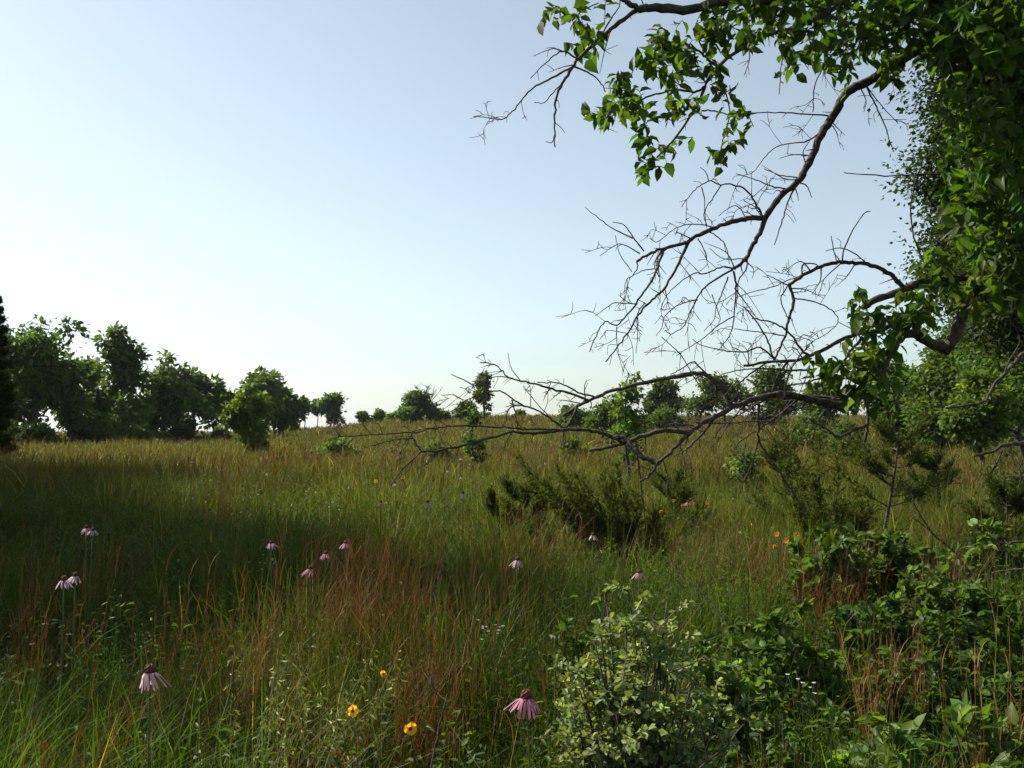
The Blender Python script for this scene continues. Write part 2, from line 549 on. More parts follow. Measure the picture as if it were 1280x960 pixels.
def tree(name, px, d, top, label, cat="tree", width=80, cb=.3, ncl=60, lpc=170, leafpx=5.0, tint=(.045, .075, .020), seed=1, group=None, base_off=0.0, trunk=.020, mw=M_TRUNK, ml=M_FAR, **kw):
    loc = GP(px, d); loc[2] += base_off
    H = float(EYE[2] + (HOR - top) / F * d - loc[2])
    cw = width / F * d
    root = thing(name, loc, label, cat, group)
    wood, leaf = grow_tree(H, cw, cb, ncl, lpc, leafpx / F * d, tint, H * trunk, seed, loc=loc, **kw)
    part(wood, "trunk", mw, root)
    part(leaf, "crown", ml, root)
    return root, loc, H, cw


G_LEFT = "trees of the left wood edge"
OAK = (.075, .118, .026)
# left wood edge, near to far
tree("oak_tree", 38, 50, 376, "tallest broad oak of the left wood edge, beside the dark cedar spire", width=150, cb=.2, ncl=110, lpc=117, leafpx=7, seed=11, tint=OAK, group=G_LEFT, dens=.52, lobes=6, hollow=.4)
tree("oak_tree", 88, 53, 436, "rounded dark oak leaning right of the tallest oak at far left", width=85, cb=.16, ncl=60, lpc=105, leafpx=7, seed=12, tint=(0.072, 0.118, 0.029), group=G_LEFT, dens=.52, lobes=6, hollow=.4)
tree("oak_tree", 152, 54, 408, "oak with a flat domed top standing second from the left", width=92, cb=.2, ncl=80, lpc=111, leafpx=7, seed=13, tint=OAK, group=G_LEFT, dens=.52, lobes=6, hollow=.4)
tree("oak_tree", 118, 57, 452, "lighter green low tree filling the gap between two domed oaks", width=80, cb=.15, ncl=55, lpc=99, leafpx=7, seed=14, tint=(0.096, 0.152, 0.034), group=G_LEFT, dens=.52, lobes=6, hollow=.4)
tree("oak_tree", 214, 57, 442, "open crowned oak with forked pale stems showing sky, left wood edge", width=88, cb=.28, ncl=70, lpc=86, leafpx=7, seed=15, tint=OAK, group=G_LEFT, dens=.52, lobes=6, stems=2)
tree("oak_tree", 242, 62, 460, "narrow dark oak between the open crowned oak and the bushy oak", width=60, cb=.2, ncl=45, lpc=93, leafpx=7, seed=16, tint=(0.068, 0.110, 0.029), group=G_LEFT, dens=.52, lobes=6)
tree("oak_tree", 275, 62, 468, "bushy oak with sky behind its stems, last before the yellow green sapling", width=70, cb=.25, ncl=50, lpc=80, leafpx=7, seed=17, tint=OAK, group=G_LEFT, dens=.52, lobes=6, stems=2)
tree("oak_tree", 188, 60, 496, "small dense shady tree low in the middle of the left wood edge", width=90, cb=.05, ncl=55, lpc=105, leafpx=7, seed=18, tint=(0.067, 0.110, 0.027), group=G_LEFT, dens=.52, lobes=6, hollow=.2)
tree("oak_tree", 330, 66, 456, "tall ragged topped oak just behind the yellow green sapling", width=70, cb=.3, ncl=55, lpc=80, leafpx=7, seed=19, tint=(0.085, 0.136, 0.029), group=G_LEFT, dens=.52, lobes=6)
tree("oak_tree", 350, 72, 474, "dark round crowned tree at the right end of the left wood", width=66, cb=.18, ncl=60, lpc=111, leafpx=7, seed=20, tint=(0.053, 0.087, 0.029), group=G_LEFT, dens=.52, lobes=6, hollow=.2, shape=.8)
tree("oak_tree", 20, 58, 446, "deep shaded tree behind the tallest oak at the left edge", width=120, cb=.1, ncl=70, lpc=111, leafpx=7, seed=21, tint=(0.065, 0.104, 0.026), group=G_LEFT, dens=.52, lobes=6, hollow=.2)
tree("oak_tree", -60, 52, 400, "oak just outside the left edge behind the cedar spire", width=130, cb=.16, ncl=70, lpc=105, leafpx=7, seed=22, tint=OAK, group=G_LEFT, dens=.52, lobes=6)
# the bushes at their feet
for k, (px, d, top, wd, lab) in enumerate([
        (48, 47, 528, 60, "pale green bush at the foot of the tallest left oak"),
        (105, 50, 522, 70, "shadowed bush under the gap between the two domed oaks"),
        (168, 52, 526, 70, "leafy bush below the flat domed oak"),
        (232, 55, 530, 60, "low dark bush under the open crowned oak"),
        (272, 58, 532, 40, "small bush under the bushy oak beside the sapling"),
        (10, 46, 532, 60, "low thicket bush at the base of the cedar spire")]):
    tree("bush", px, d, top, lab, "bush", width=wd, cb=.05, ncl=26, lpc=130, seed=40 + k, tint=(0.085, 0.132, 0.032) if k in (0, 2) else (.038, .06, .02), group="bushes at the foot of the left wood", stems=3, hollow=.2)

# sapling standing out in the grass
tree("sapling", 312, 36, 480, "yellow green sapling standing in front of the left wood end", width=72, cb=.12, ncl=50, lpc=95, leafpx=6.5, seed=31, tint=(0.126, 0.180, 0.031), hollow=.3, trunk=.016, lean=(-.2, 0), lobes=4, dens=.9)

# far trees along the crest
G_CREST = "trees along the far crest"
tree("crest_tree", 414, 100, 489, "lone upright crest tree, tallest right of the left wood", width=42, cb=.22, ncl=45, lpc=90, leafpx=4.5, seed=51, tint=(0.076, 0.118, 0.042), lobes=4, dens=.55, group=G_CREST)
tree("crest_tree", 381, 100, 500, "thin crest tree with sparse crown next to the dark round tree", width=30, cb=.5, ncl=22, lpc=60, leafpx=4, seed=52, tint=(0.085, 0.132, 0.040), lobes=4, dens=.55, group=G_CREST, trunk=.014)
tree("crest_tree", 396, 101, 499, "thin sparse crest tree directly left of the lone upright one", width=30, cb=.55, ncl=22, lpc=60, leafpx=4, seed=53, tint=(0.085, 0.132, 0.040), lobes=4, dens=.55, group=G_CREST, trunk=.014)
tree("crest_bush", 366, 95, 518, "small light green bush on the crest under the thin sparse trees", "bush", width=22, cb=.05, ncl=16, lpc=80, leafpx=4, seed=54, tint=(0.084, 0.132, 0.031), group="bushes on the far crest", stems=2)
tree("crest_bush", 455, 108, 511, "dark rounded crest bush, leftmost of the low row", "bush", width=26, cb=.02, ncl=22, lpc=110, leafpx=4, seed=55, tint=(0.065, 0.103, 0.036), group="bushes on the far crest", hollow=.35)
tree("crest_bush", 473, 110, 513, "pointed crest bush in the middle of the low row", "bush", width=24, cb=.02, ncl=20, lpc=110, leafpx=4, seed=56, tint=(0.068, 0.110, 0.042), group="bushes on the far crest", hollow=.35)
tree("crest_bush", 494, 108, 517, "flat crest bush joining the row to the half dead tree", "bush", width=32, cb=.02, ncl=20, lpc=110, leafpx=4, seed=57, tint=(0.076, 0.118, 0.042), group="bushes on the far crest", hollow=.35)
r_, loc_, H_, cw_ = tree("half_dead_tree", 524, 82, 490, "crest tree with leaning dark crown and bare dead top branches", width=58, cb=.2, ncl=50, lpc=130, leafpx=4.5, seed=58, tint=(0.068, 0.110, 0.036), stems=2, lean=(-.4, 0))
mb = MB()
for k in range(16):
    a = rng.uniform(-.9, 1.3)
    b = loc_ + np.array([cw_ * (.05 + .1 * rng.uniform()), 0, H_ * .45])
    e = b + np.array([math.sin(a) * cw_ * .62, rng.normal(0, .3), math.cos(a) * H_ * rng.uniform(.5, .85)])
    m = (b + e) / 2 + rng.normal(0, .15, 3)
    pp = smooth_path([b, m, e], 4)
    mb.tube(pp, np.linspace(.055, .012, len(pp)), 4)
    for q in range(3):
        s = pp[rng.integers(4, len(pp))]
        mb.tube([s, s + np.array([rng.normal(0, .4), rng.normal(0, .2), rng.uniform(.2, .6)])], [.02, .008], 3)
part(mb, "dead_branches", M_DEAD, r_)
tree("crest_bush", 552, 84, 512, "low dark mound of bush right of the half dead tree", "bush", width=44, cb=.02, ncl=30, lpc=120, leafpx=4, seed=59, tint=(0.065, 0.103, 0.032), group="bushes on the far crest", hollow=.2, shape=.7)
tree("crest_tree", 606, 84, 454, "tall narrow ragged crest tree behind the bare branch tips", width=34, cb=.12, ncl=44, lpc=75, leafpx=4.5, seed=60, tint=(0.072, 0.114, 0.036), lobes=4, dens=.55, group=G_CREST, hollow=.35)
tree("crest_bush", 584, 80, 500, "bushy tree at the foot of the tall narrow crest tree", "bush", width=40, cb=.05, ncl=28, lpc=110, leafpx=4.5, seed=61, tint=(0.072, 0.114, 0.036), group="bushes on the far crest")
tree("crest_bush", 650, 100, 512, "tiny pale bush on the bare skyline of the crest", "bush", width=22, cb=.05, ncl=14, lpc=70, leafpx=4, seed=62, tint=(0.093, 0.132, 0.046), group="bushes on the far crest")
tree("crest_tree", 832, 74, 474, "dark rounded crest tree showing between the dead branches", width=58, cb=.12, ncl=60, lpc=130, leafpx=4.5, seed=63, tint=(0.061, 0.099, 0.042), lobes=4, dens=.55, group=G_CREST, hollow=.35)
tree("crest_bush", 716, 60, 509, "leafy bush left of the slender sapling behind the branch", "bush", width=56, cb=.02, ncl=36, lpc=120, leafpx=5, seed=64, tint=(0.080, 0.129, 0.036), group="bushes on the far crest", stems=3, hollow=.35)
tree("crest_bush", 766, 55, 500, "mid green bush just behind the slender sapling", "bush", width=70, cb=.02, ncl=45, lpc=130, leafpx=5, seed=65, tint=(0.074, 0.121, 0.032), group="bushes on the far crest", stems=3, hollow=.35)
tree("crest_bush", 830, 58, 511, "broad low bush in front of the dark rounded crest tree", "bush", width=64, cb=.02, ncl=40, lpc=120, leafpx=5, seed=66, tint=(0.078, 0.121, 0.034), group="bushes on the far crest", stems=3, hollow=.35)
tree("crest_tree", 905, 66, 466, "layered flat crowned tree seen through the thick dead limb", width=90, cb=.25, ncl=60, lpc=110, leafpx=5, seed=67, tint=(0.076, 0.118, 0.039), lobes=4, dens=.55, group=G_CREST)
tree("crest_tree", 968, 64, 462, "dense dark tree behind where the dead limbs join", width=90, cb=.1, ncl=70, lpc=130, leafpx=5, seed=68, tint=(0.065, 0.103, 0.036), lobes=4, dens=.55, group=G_CREST, hollow=.35)
tree("crest_tree", 1030, 60, 470, "rounded tree behind the hanging leaf cluster", width=80, cb=.1, ncl=60, lpc=120, leafpx=5, seed=69, tint=(0.072, 0.114, 0.036), lobes=4, dens=.55, group=G_CREST, hollow=.35)
# slender saplings in the meadow
tree("sapling", 786, 19, 458, "slender leafy sapling with thin upright stem behind the long branch", width=76, cb=.25, ncl=40, lpc=48, leafpx=6, lobes=6, seed=71, tint=(0.085, 0.147, 0.034), trunk=.012, hollow=.2)
tree("sapling", 590, 22, 496, "small leafy sapling beneath the tips of the bare branches", width=50, cb=.2, ncl=26, lpc=40, leafpx=5, lobes=5, seed=72, tint=(0.070, 0.124, 0.032), trunk=.012, hollow=.2)
# bushes out in the meadow
for k, (px, d, top, wd, tn, lab) in enumerate([
        (422, 30, 540, 60, (.08, .125, .03), "bright green low bush at the left end of the bare branch"),
        (548, 27, 548, 58, (.05, .085, .026), "dark green bush under the forked bare branch"),
        (500, 34, 553, 36, (.07, .105, .03), "small bush left of the dark green one under the forked branch"),
        (716, 30, 541, 44, (.06, .095, .03), "round bush in open grass below the slender sapling's left side"),
        (928, 17, 545, 66, (.05, .085, .026), "leafy bush below the twiggy joint of the thick dead limb"),
        (1060, 26, 520, 70, (.045, .075, .024), "bush below the stub that hangs from the dead limb"),
        (1010, 34, 508, 60, (.055, .085, .028), "pale bush far behind the broken branch stub"),
        (1262, 13, 540, 90, (.045, .075, .022), "bush at the right edge under the broken branch end")]):
    tree("meadow_bush", px, d, top + 5, lab, "bush", width=wd * 1.15, cb=.03, ncl=30, lpc=62, leafpx=5, seed=80 + k, lobes=7, tint=tuple(1.25 * c for c in tn), group="low bushes scattered in the meadow", stems=3, hollow=.2)

# right wood edge
G_RIGHT = "trees of the right wood edge"
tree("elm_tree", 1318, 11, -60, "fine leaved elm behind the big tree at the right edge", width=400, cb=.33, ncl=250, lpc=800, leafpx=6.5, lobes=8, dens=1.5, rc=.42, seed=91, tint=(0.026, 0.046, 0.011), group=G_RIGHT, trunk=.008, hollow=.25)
tree("elm_tree", 1190, 34, 408, "rounded tree of the right wood edge, left of the trunks", width=150, cb=.12, ncl=90, lpc=170, leafpx=6.5, seed=92, tint=(0.070, 0.116, 0.028), group=G_RIGHT, hollow=.2, dens=1.0)
tree("elm_tree", 1120, 42, 440, "smaller tree at the left end of the right wood edge", width=110, cb=.1, ncl=70, lpc=150, leafpx=6, seed=93, tint=(0.076, 0.125, 0.036), group=G_RIGHT, hollow=.2, dens=1.0)
tree("elm_tree", 1275, 28, 385, "shady tree at the far right of the right wood edge", width=170, cb=.2, ncl=90, lpc=170, leafpx=7, seed=94, tint=(0.076, 0.129, 0.032), group=G_RIGHT, hollow=.2, dens=1.0)
tree("elm_tree", 1350, 36, 340, "tall tree just beyond the right edge of the wood", width=200, cb=.15, ncl=80, lpc=170, leafpx=7, seed=95, tint=(0.070, 0.116, 0.028), group=G_RIGHT)
tree("elm_tree", 1225, 22, 455, "low leafy tree in front of the pale trunks at right", width=100, cb=.25, ncl=50, lpc=110, leafpx=7, seed=96, tint=(0.093, 0.152, 0.034), group=G_RIGHT, hollow=.2, dens=1.0)

# the trees out of frame at left whose shade lies on the meadow
tree_spec = [(-21.9, 27.5, 17.8, 8.6, 101), (-20.3, 21.5, 16.4, 9.5, 106), (-17.0, 16.5, 16.6, 9.2, 102), (-11.8, 11.2, 9.6, 6.2, 103), (-7.9, 8.6, 6.8, 4.6, 104), (-11.4, 12.2, 12.2, 6.0, 105), (-23.0, 17.0, 11.0, 9.0, 107)]
for k, (tx, ty, th, tw, sd) in enumerate(tree_spec):
    loc = np.array([tx, ty, gz(tx, ty)])
    root = thing("oak_tree", loc, ["tallest oak outside the left edge, farthest of the shade casting oaks", "broad oak between the tallest and the spreading oak at the left", "spreading oak at the left of the meadow, throwing deep shade", "oak beside the spreading oak, nearer the camera", "young oak closest to the camera at the left", "slim oak between the young oak and the bigger ones at the left", "oak farthest out to the left, behind the spreading oak", "thin crowned young oak left of the camera"][k], "tree", "shade trees left of the frame")
    wood, leaf = grow_tree(th, tw, .08, (210, 210, 210, 210, 120, 130, 200, 60)[k], 170 if k < 7 else 90, .16, OAK, th * .02, sd, loc=loc, hollow=.2, taper=0.0, dens=.95, lobes=7)
    part(wood, "trunk", M_TRUNK, root); part(leaf, "crown", M_FAR, root)


# ---------------------------------------------------------------- cedars
def cedar(px, d, label, H, spread, n_br, seed, lean=(0, 0), tint=(.050, .066, .018), up=.8, base_bare=0.0, spray=.10, dens=1.0, group="low cedars in the meadow", name="cedar_bush", cat="cedar", cone=False, loc=None, leafL=.05, fronds=(), nfr=2):
    global rng
    keep_rng = rng; rng = np.random.default_rng(seed)
    loc = GP(px, d) if loc is None else np.asarray(loc, float)
    root = thing(name, loc, label, cat, group)
    wood = MB(); leaf = MB()
    lean = np.array([lean[0], lean[1], 0.0])
    tp = smooth_path([[0, 0, -.05], lean * .35 + [0, 0, H * .35], lean * .75 + [0, 0, H * .7], lean + [0, 0, H]], 5)
    wood.tube(tp + loc, np.linspace(H * .018, H * .003, len(tp)), 6)
    Ps = []; Ds = []
    for b in range(n_br):
        t = base_bare + (1 - base_bare) * (b + rng.uniform()) / n_br
        s = tp[min(int(t * (len(tp) - 1)), len(tp) - 2)]
        a = rng.uniform(0, 6.28)
        ln = spread * ((1 - t) ** .9 * .97 + .02 if cone else (1 - t * .72)) * rng.uniform(.65, 1.15)
        e = s + np.array([math.cos(a) * ln, math.sin(a) * ln, ln * up * rng.uniform(.4, 1.2)]) + lean * .25 * ln / max(spread, .01)
        m = s * .5 + e * .5 + np.array([0, 0, -ln * .08])
        bp = smooth_path([s, m, e], 6)
        wood.tube(bp + loc, np.linspace(H * .006, H * .0015, len(bp)), 4)
        for q in range(3, len(bp)):
            nt_ = max(2, int(5 * dens))
            for w in range(nt_):
                dr = unit(bp[q] - bp[q - 1] + rng.normal(0, .55, 3) * np.linalg.norm(bp[q] - bp[q - 1]) + np.array([0, 0, .02]))
                ls = spray * (1.1 - .8 * t if cone else 1) * rng.uniform(.5, 1.3) * (1 + spread * .6)
                k = 12
                tt = np.linspace(0, 1, k)[:, None]
                Ps.append(bp[q] + dr * ls * tt + rng.normal(0, ls * .03, (k, 3)))
                Ds.append(np.tile(dr, (k, 1)) + rng.normal(0, .5, (k, 3)))
    for fx, fy in fronds:               # long plumes reaching out from the base
        for z_ in range(nfr):
            s = np.array([rng.normal(0, .05), rng.normal(0, .06), .02])
            e = W(fx + rng.normal(0, 15), fy + rng.normal(0, 12), d + rng.normal(0, .18)) - loc
            m = s * .5 + e * .5 + np.array([0, 0, .03 * np.linalg.norm(e)])
            bp = smooth_path([s, m, e], 9)
            wood.tube(bp + loc, np.linspace(.010, .002, len(bp)), 4)
            for q in range(6, len(bp)):
                for w in range(5):
                    dr = unit(unit(bp[q] - bp[q - 1]) + rng.normal(0, .7, 3))
                    ls = spray * rng.uniform(.5, 1.2) * (1.25 - .7 * q / len(bp))
                    tt = np.linspace(0, 1, 12)[:, None]
                    Ps.append(bp[q] + dr * ls * tt + rng.normal(0, ls * .03, (12, 3)))
                    Ds.append(np.tile(dr, (12, 1)) + rng.normal(0, .4, (12, 3)))
    P = np.concatenate(Ps); D = np.concatenate(Ds)
    L = leafL * rng.uniform(.6, 1.2, len(P))
    leaves(leaf, P + loc, D, rdir(len(P)), L, L * .21, tints(len(P), tint, .3, .14), 'far')
    part(wood, "trunk", M_BARK, root); part(leaf, "crown", M_CEDAR, root)
    rng = keep_rng
    return root


cedar(798, 8.8, "sprawling dark cedar leaning left in the middle of the meadow", .40, .45, 14, 201, spray=.14, tint=(.085, .10, .026), dens=1.0, up=.5, fronds=[(652, 586), (668, 604), (690, 592), (706, 622), (726, 604), (748, 592), (765, 604), (712, 646), (735, 640), (768, 632), (792, 618), (815, 640), (838, 650)])
cedar(690, 9.2, "feathery cedar sprig rising left of the sprawling cedar", .85, .35, 12, 202, lean=(-.3, 0), spray=.11, tint=(.045, .065, .02))
cedar(632, 9.6, "small yellowish cedar tuft among rusty stems", .75, .24, 9, 203, lean=(-.1, 0), tint=(.065, .075, .022))
cedar(842, 11.0, "rounded bushy cedar just right of the sprawling cedar", .8, .42, 20, 204, dens=.75, tint=(.075, .095, .026))
cedar(1040, 8.6, "dark dense cedar below the broken branch stub", .55, .5, 14, 205, dens=.9, spray=.14, nfr=1, tint=(.085, .10, .028), fronds=[(975, 528), (992, 546), (1012, 552), (1022, 578), (1004, 606), (1030, 604), (1052, 586), (1068, 606), (1088, 628), (1005, 636)])
cedar(1000, 10.5, "taller loose cedar with feathery top left of the dark dense cedar", 1.2, .5, 20, 206, lean=(-.15, 0), dens=.7, tint=(.06, .08, .024))
cedar(1094, 9.0, "thin trunked young cedar with bare lower stem and open crown", 1.36, .72, 18, 207, lean=(.22, 0), base_bare=.5, dens=.75, tint=(.07, .09, .024))
cedar(1170, 12.5, "small cedar right of the thin trunked cedar", 1.0, .5, 20, 208, tint=(.038, .06, .02))
cedar(1256, 9.0, "low cedar at the right edge under the broken branch end", .8, .5, 20, 209)
loc = GP(-4, 30)
cedar(-7, 30, "dark pointed cedar spire cut by the left edge of the picture", float(1.5 + (HOR - 366) / F * 30 - loc[2]), .62, 150, 210, spray=.22, dens=1.0, cone=True, name="cedar_tree", cat="cedar", group=None, tint=(.03, .045, .015), leafL=.14, up=.5)


# ---------------------------------------------------------------- the big foreground tree
TRUNK_X = 1500
tp = W(TRUNK_X, 300, 5.3)
trunk_base = np.array([tp[0], tp[1], gz(tp[0], tp[1])])
big = thing("big_tree", trunk_base, "big foreground tree at the right with broad leaves and bare dead drooping limbs", "tree")
REG = []        # (px, py, d) of every branch point so far


def nearest_d(px, py):
    if not REG:
        return 5.0
    A = np.array(REG)
    k = np.argmin((A[:, 0] - px) ** 2 + (A[:, 1] - py) ** 2)
    return A[k, 2]


def limb(mb, pts, r0, r1, dd=0.0, d0=None, sides=7, spurs=0.0, spl=14, per=5, wig=.6, twigs=0):
    """branch traced in photo pixels; depth runs from the parent's depth d0 to d0+dd"""
    d0 = nearest_d(*pts[0]) if d0 is None else d0
    P = smooth_path(np.array(pts, float), per)
    seg = np.concatenate([[0], np.cumsum(np.linalg.norm(np.diff(P, axis=0), axis=1))])
    t = seg / seg[-1]
    P[1:-1] += rng.normal(0, wig, P[1:-1].shape) * min(1, r0 / 2)
    d = d0 + dd * t
    r = (r0 + (r1 - r0) * t ** .8) * (1 + rng.normal(0, .06, len(t)))
    pts3 = np.array([W(a, b, c) for (a, b), c in zip(P, d)])
    mb.tube(pts3, np.maximum(r, .3) * d / F, sides)
    for (a, b), c in zip(P, d):
        REG.append((a, b, c))
    L = seg[-1]
    for k in range(int(L / 100 * spurs * 1.8 + rng.uniform())):
        i = rng.integers(1, len(P) - 1)
        tang = unit(P[min(i + 1, len(P) - 1)] - P[i - 1])
        sgn = rng.choice([-1, 1])
        ang = rng.uniform(.6, 1.3) * sgn
        dr = np.array([tang[0] * math.cos(ang) - tang[1] * math.sin(ang), tang[0] * math.sin(ang) + tang[1] * math.cos(ang)])
        ln = spl * (rng.uniform(.3, 1.2) if rng.uniform() < .6 else rng.uniform(1.2, 3.2))
        q = [P[i], P[i] + dr * ln * .55 + rng.normal(0, .1 * ln, 2), P[i] + dr * ln + rng.normal(0, .2 * ln, 2) + [0, .15 * ln]]
        q3 = np.array([W(a, b, d[i] + dz * ln / F * 5) for (a, b), dz in zip(q, (0, rng.normal(0, .4), rng.normal(0, .8)))])
        rr = max(.4, min(r[i] * .45, 1.0)) * d[i] / F
        tw_ = smooth_path(q3, 3)
        mb.tube(tw_, np.linspace(rr, .3 * d[i] / F, len(tw_)), 4)
        if ln > spl * 1.2:
            for z_ in range(rng.integers(2, 5)):
                a_ = tw_[rng.integers(2, len(tw_) - 1)]
                v_ = rng.normal(0, 1, 3); v_[1] *= .5
                e_ = a_ + unit(v_ + unit(tw_[-1] - tw_[0])) * ln * rng.uniform(.2, .5) * d[i] / F
                mb.tube([a_, (a_ + e_) / 2 + rng.normal(0, .06, 3) * np.linalg.norm(e_ - a_), e_], np.array([.5, .4, .3]) * d[i] / F, 3)
    return pts3


# trunk
mb = MB()
zt = np.array([[0, 0, -.1], [0, 0, .4], [-.03, .02, 1.4], [.02, .05, 2.5], [-.02, .1, 3.8], [.1, .2, 5.4], [.0, .2, 7.0]])
tpts = smooth_path(zt, 4) + trunk_base
mb.tube(tpts, np.interp(np.linspace(0, 1, len(tpts)), [0, .08, .4, .75, 1], [.30, .22, .19, .13, .05]), 12)
for q in ([(1500, -150), (1400, -190), (1280, -170), (1150, -120), (1000, -90), (900, -60)], [(1500, -200), (1580, -300), (1700, -350)], [(1500, 100), (1580, 20), (1690, -60)]):
    limb(mb, q, 14, 4, d0=5.35, dd=rng.uniform(-.5, .5))
part(mb, "trunk", M_BARK, big)

# lower dead limb with all its branches
low = MB()
limb(low, [(1500, 372), (1420, 335), (1330, 322), (1268, 330), (1225, 352), (1204, 384), (1197, 412), (1186, 436)], 13, 7, d0=5.3, dd=-.35, sides=10, wig=1.0)
limb(low, [(1186, 438), (1162, 428), (1142, 417), (1127, 420), (1112, 443), (1102, 462), (1092, 480), (1080, 491)], 6.8, 5.0, dd=-.1, sides=9)
limb(low, [(1082, 490), (1058, 506), (1030, 503), (1000, 496), (975, 493), (940, 500), (905, 515), (877, 530), (855, 547), (838, 566), (823, 579), (812, 595), (800, 602)], 6.0, 1.5, dd=-.3, sides=9, spurs=3.0)
limb(low, [(1080, 493), (1050, 497), (1015, 495), (985, 490)], 1.80, 1.19, dd=.05)
limb(low, [(823, 579), (808, 573), (796, 565), (782, 549), (770, 545)], 3.69, 2.72, dd=.12, sides=8, spurs=5.1, spl=8)
limb(low, [(797, 566), (799, 585), (803, 620), (806, 652)], 1.07, 0.68, dd=.1, spurs=3.6)
limb(low, [(862, 541), (835, 538), (815, 541), (790, 550), (760, 559), (737, 563)], 3.44, 1.87, dd=.1, sides=8, spurs=3.6, spl=9)
limb(low, [(777, 553), (757, 543), (735, 538), (705, 537), (675, 541), (640, 541), (605, 550), (565, 560), (540, 564), (527, 564)], 2.46, 1.27, dd=-.35, spurs=3.9, spl=11)
limb(low, [(527, 564), (512, 578), (500, 590), (489, 606)], 1.15, 0.68, dd=-.1, spurs=3.6)
limb(low, [(516, 575), (514, 582), (508, 590), (496, 599)], 0.60, 0.42, dd=.02)
limb(low, [(527, 564), (520, 555), (515, 548), (497, 549), (483, 552), (470, 556), (452, 560)], 1.07, 0.42, dd=-.1, spurs=5.1)
limb(low, [(515, 547), (516, 540), (530, 536), (545, 534)], 0.66, 0.51, dd=-.03)
limb(low, [(700, 537), (660, 536), (630, 534), (600, 533), (570, 532), (545, 535), (520, 540), (500, 541), (470, 543), (440, 545), (426, 545), (418, 535)], 1.56, 0.68, dd=-.25, spurs=5.8, spl=12)
limb(low, [(426, 545), (412, 549), (404, 552)], 0.66, 0.40)
limb(low, [(478, 543), (474, 531), (468, 529)], 0.60, 0.40)
limb(low, [(560, 533), (551, 527), (546, 525)], 0.74, 0.42)
limb(low, [(543, 528), (556, 555), (558, 557)], 0.60, 0.40)
limb(low, [(574, 557), (570, 570), (560, 583), (553, 595)], 0.74, 0.42, dd=-.05)
# second limb of the low group rising then sweeping left
limb(low, [(912, 512), (906, 492), (895, 478), (883, 468), (868, 467), (840, 471), (800, 480), (765, 489), (738, 500), (722, 508), (705, 519)], 3.44, 1.87, dd=.25, sides=9, spurs=3.6, spl=12)
limb(low, [(722, 506), (716, 520), (708, 535)], 1.64, 1.36, dd=-.05)
limb(low, [(735, 500), (720, 494), (690, 486), (670, 480), (650, 476), (636, 472), (626, 462), (616, 455), (600, 453)], 1.80, 0.68, dd=-.1, spurs=5.1, spl=10)
limb(low, [(745, 497), (722, 490), (700, 479), (672, 478)], 1.31, 0.68, dd=.05, spurs=5.1, spl=9)
limb(low, [(645, 475), (630, 471), (612, 473), (598, 482), (594, 479)], 0.82, 0.42, spurs=5.1)
limb(low, [(706, 536), (690, 525), (672, 513), (652, 507), (640, 508), (634, 516), (632, 527), (625, 536)], 1.48, 0.68, spurs=5.1)
limb(low, [(655, 508), (640, 498), (625, 489), (606, 491), (592, 496), (580, 502), (570, 510), (560, 517)], 1.15, 0.51, dd=-.1, spurs=5.1, spl=12)
limb(low, [(592, 482), (580, 475), (564, 468)], 0.90, 0.51, d0=4.5)
limb(low, [(598, 478), (590, 485), (593, 481)], 0.66, 0.42)
limb(low, [(690, 525), (672, 505), (654, 483)], 0.74, 0.42, dd=.1)
limb(low, [(650, 475), (640, 462), (636, 448), (635, 441)], 0.60, 0.40)
limb(low, [(640, 500), (645, 520), (648, 538)], 0.98, 0.51, dd=.1)
limb(low, [(578, 500), (568, 494), (552, 494)], 0.60, 0.40)
limb(low, [(587, 492), (582, 486), (575, 484)], 0.60, 0.40)
limb(low, [(895, 518), (885, 533), (872, 548), (858, 562), (843, 570)], 2.13, 0.85, dd=.15, spurs=3.6)
limb(low, [(884, 468), (872, 456), (866, 452), (852, 461), (838, 468)], 1.23, 0.59, dd=.05, spurs=3.6)
limb(low, [(880, 490), (868, 472), (852, 445), (835, 428), (827, 421)], 0.90, 0.51, d0=4.35, dd=.1)
limb(low, [(980, 500), (985, 470), (1000, 445), (1012, 432)], 1.48, 0.85, d0=4.5, spurs=3.6)
limb(low, [(965, 494), (940, 509), (920, 520), (905, 528), (893, 548)], 1.23, 0.51, spurs=3.6)
limb(low, [(1000, 497), (975, 518), (950, 536), (930, 548), (918, 560)], 1.64, 0.68, dd=.1, spurs=5.1)
limb(low, [(870, 528), (905, 529), (945, 527), (985, 528)], 1.07, 0.51, dd=.1, spurs=5.1)
limb(low, [(938, 500), (923, 515), (910, 532), (898, 550), (888, 560)], 1.07, 0.51, dd=.08, spurs=5.1)
limb(low, [(948, 503), (948, 530), (949, 550), (960, 569), (981, 599), (1000, 630), (1010, 644)], 1.80, 0.68, dd=.2, spurs=3.6)
limb(low, [(948, 552), (940, 580), (930, 602), (923, 620)], 0.98, 0.51, dd=.1, spurs=3.6)
limb(low, [(1080, 492), (1085, 512), (1084, 530), (1083, 541), (1081, 552)], 2.62, 1.70, dd=-.05, sides=8)
limb(low, [(1084, 531), (1066, 538), (1048, 546), (1036, 538), (1014, 525)], 2.13, 1.10, dd=-.15, sides=8, spurs=2.1)
limb(low, [(1081, 550), (1081, 570), (1082, 590)], 0.66, 0.42)
part(low, "dead_limb", M_DEAD, big)

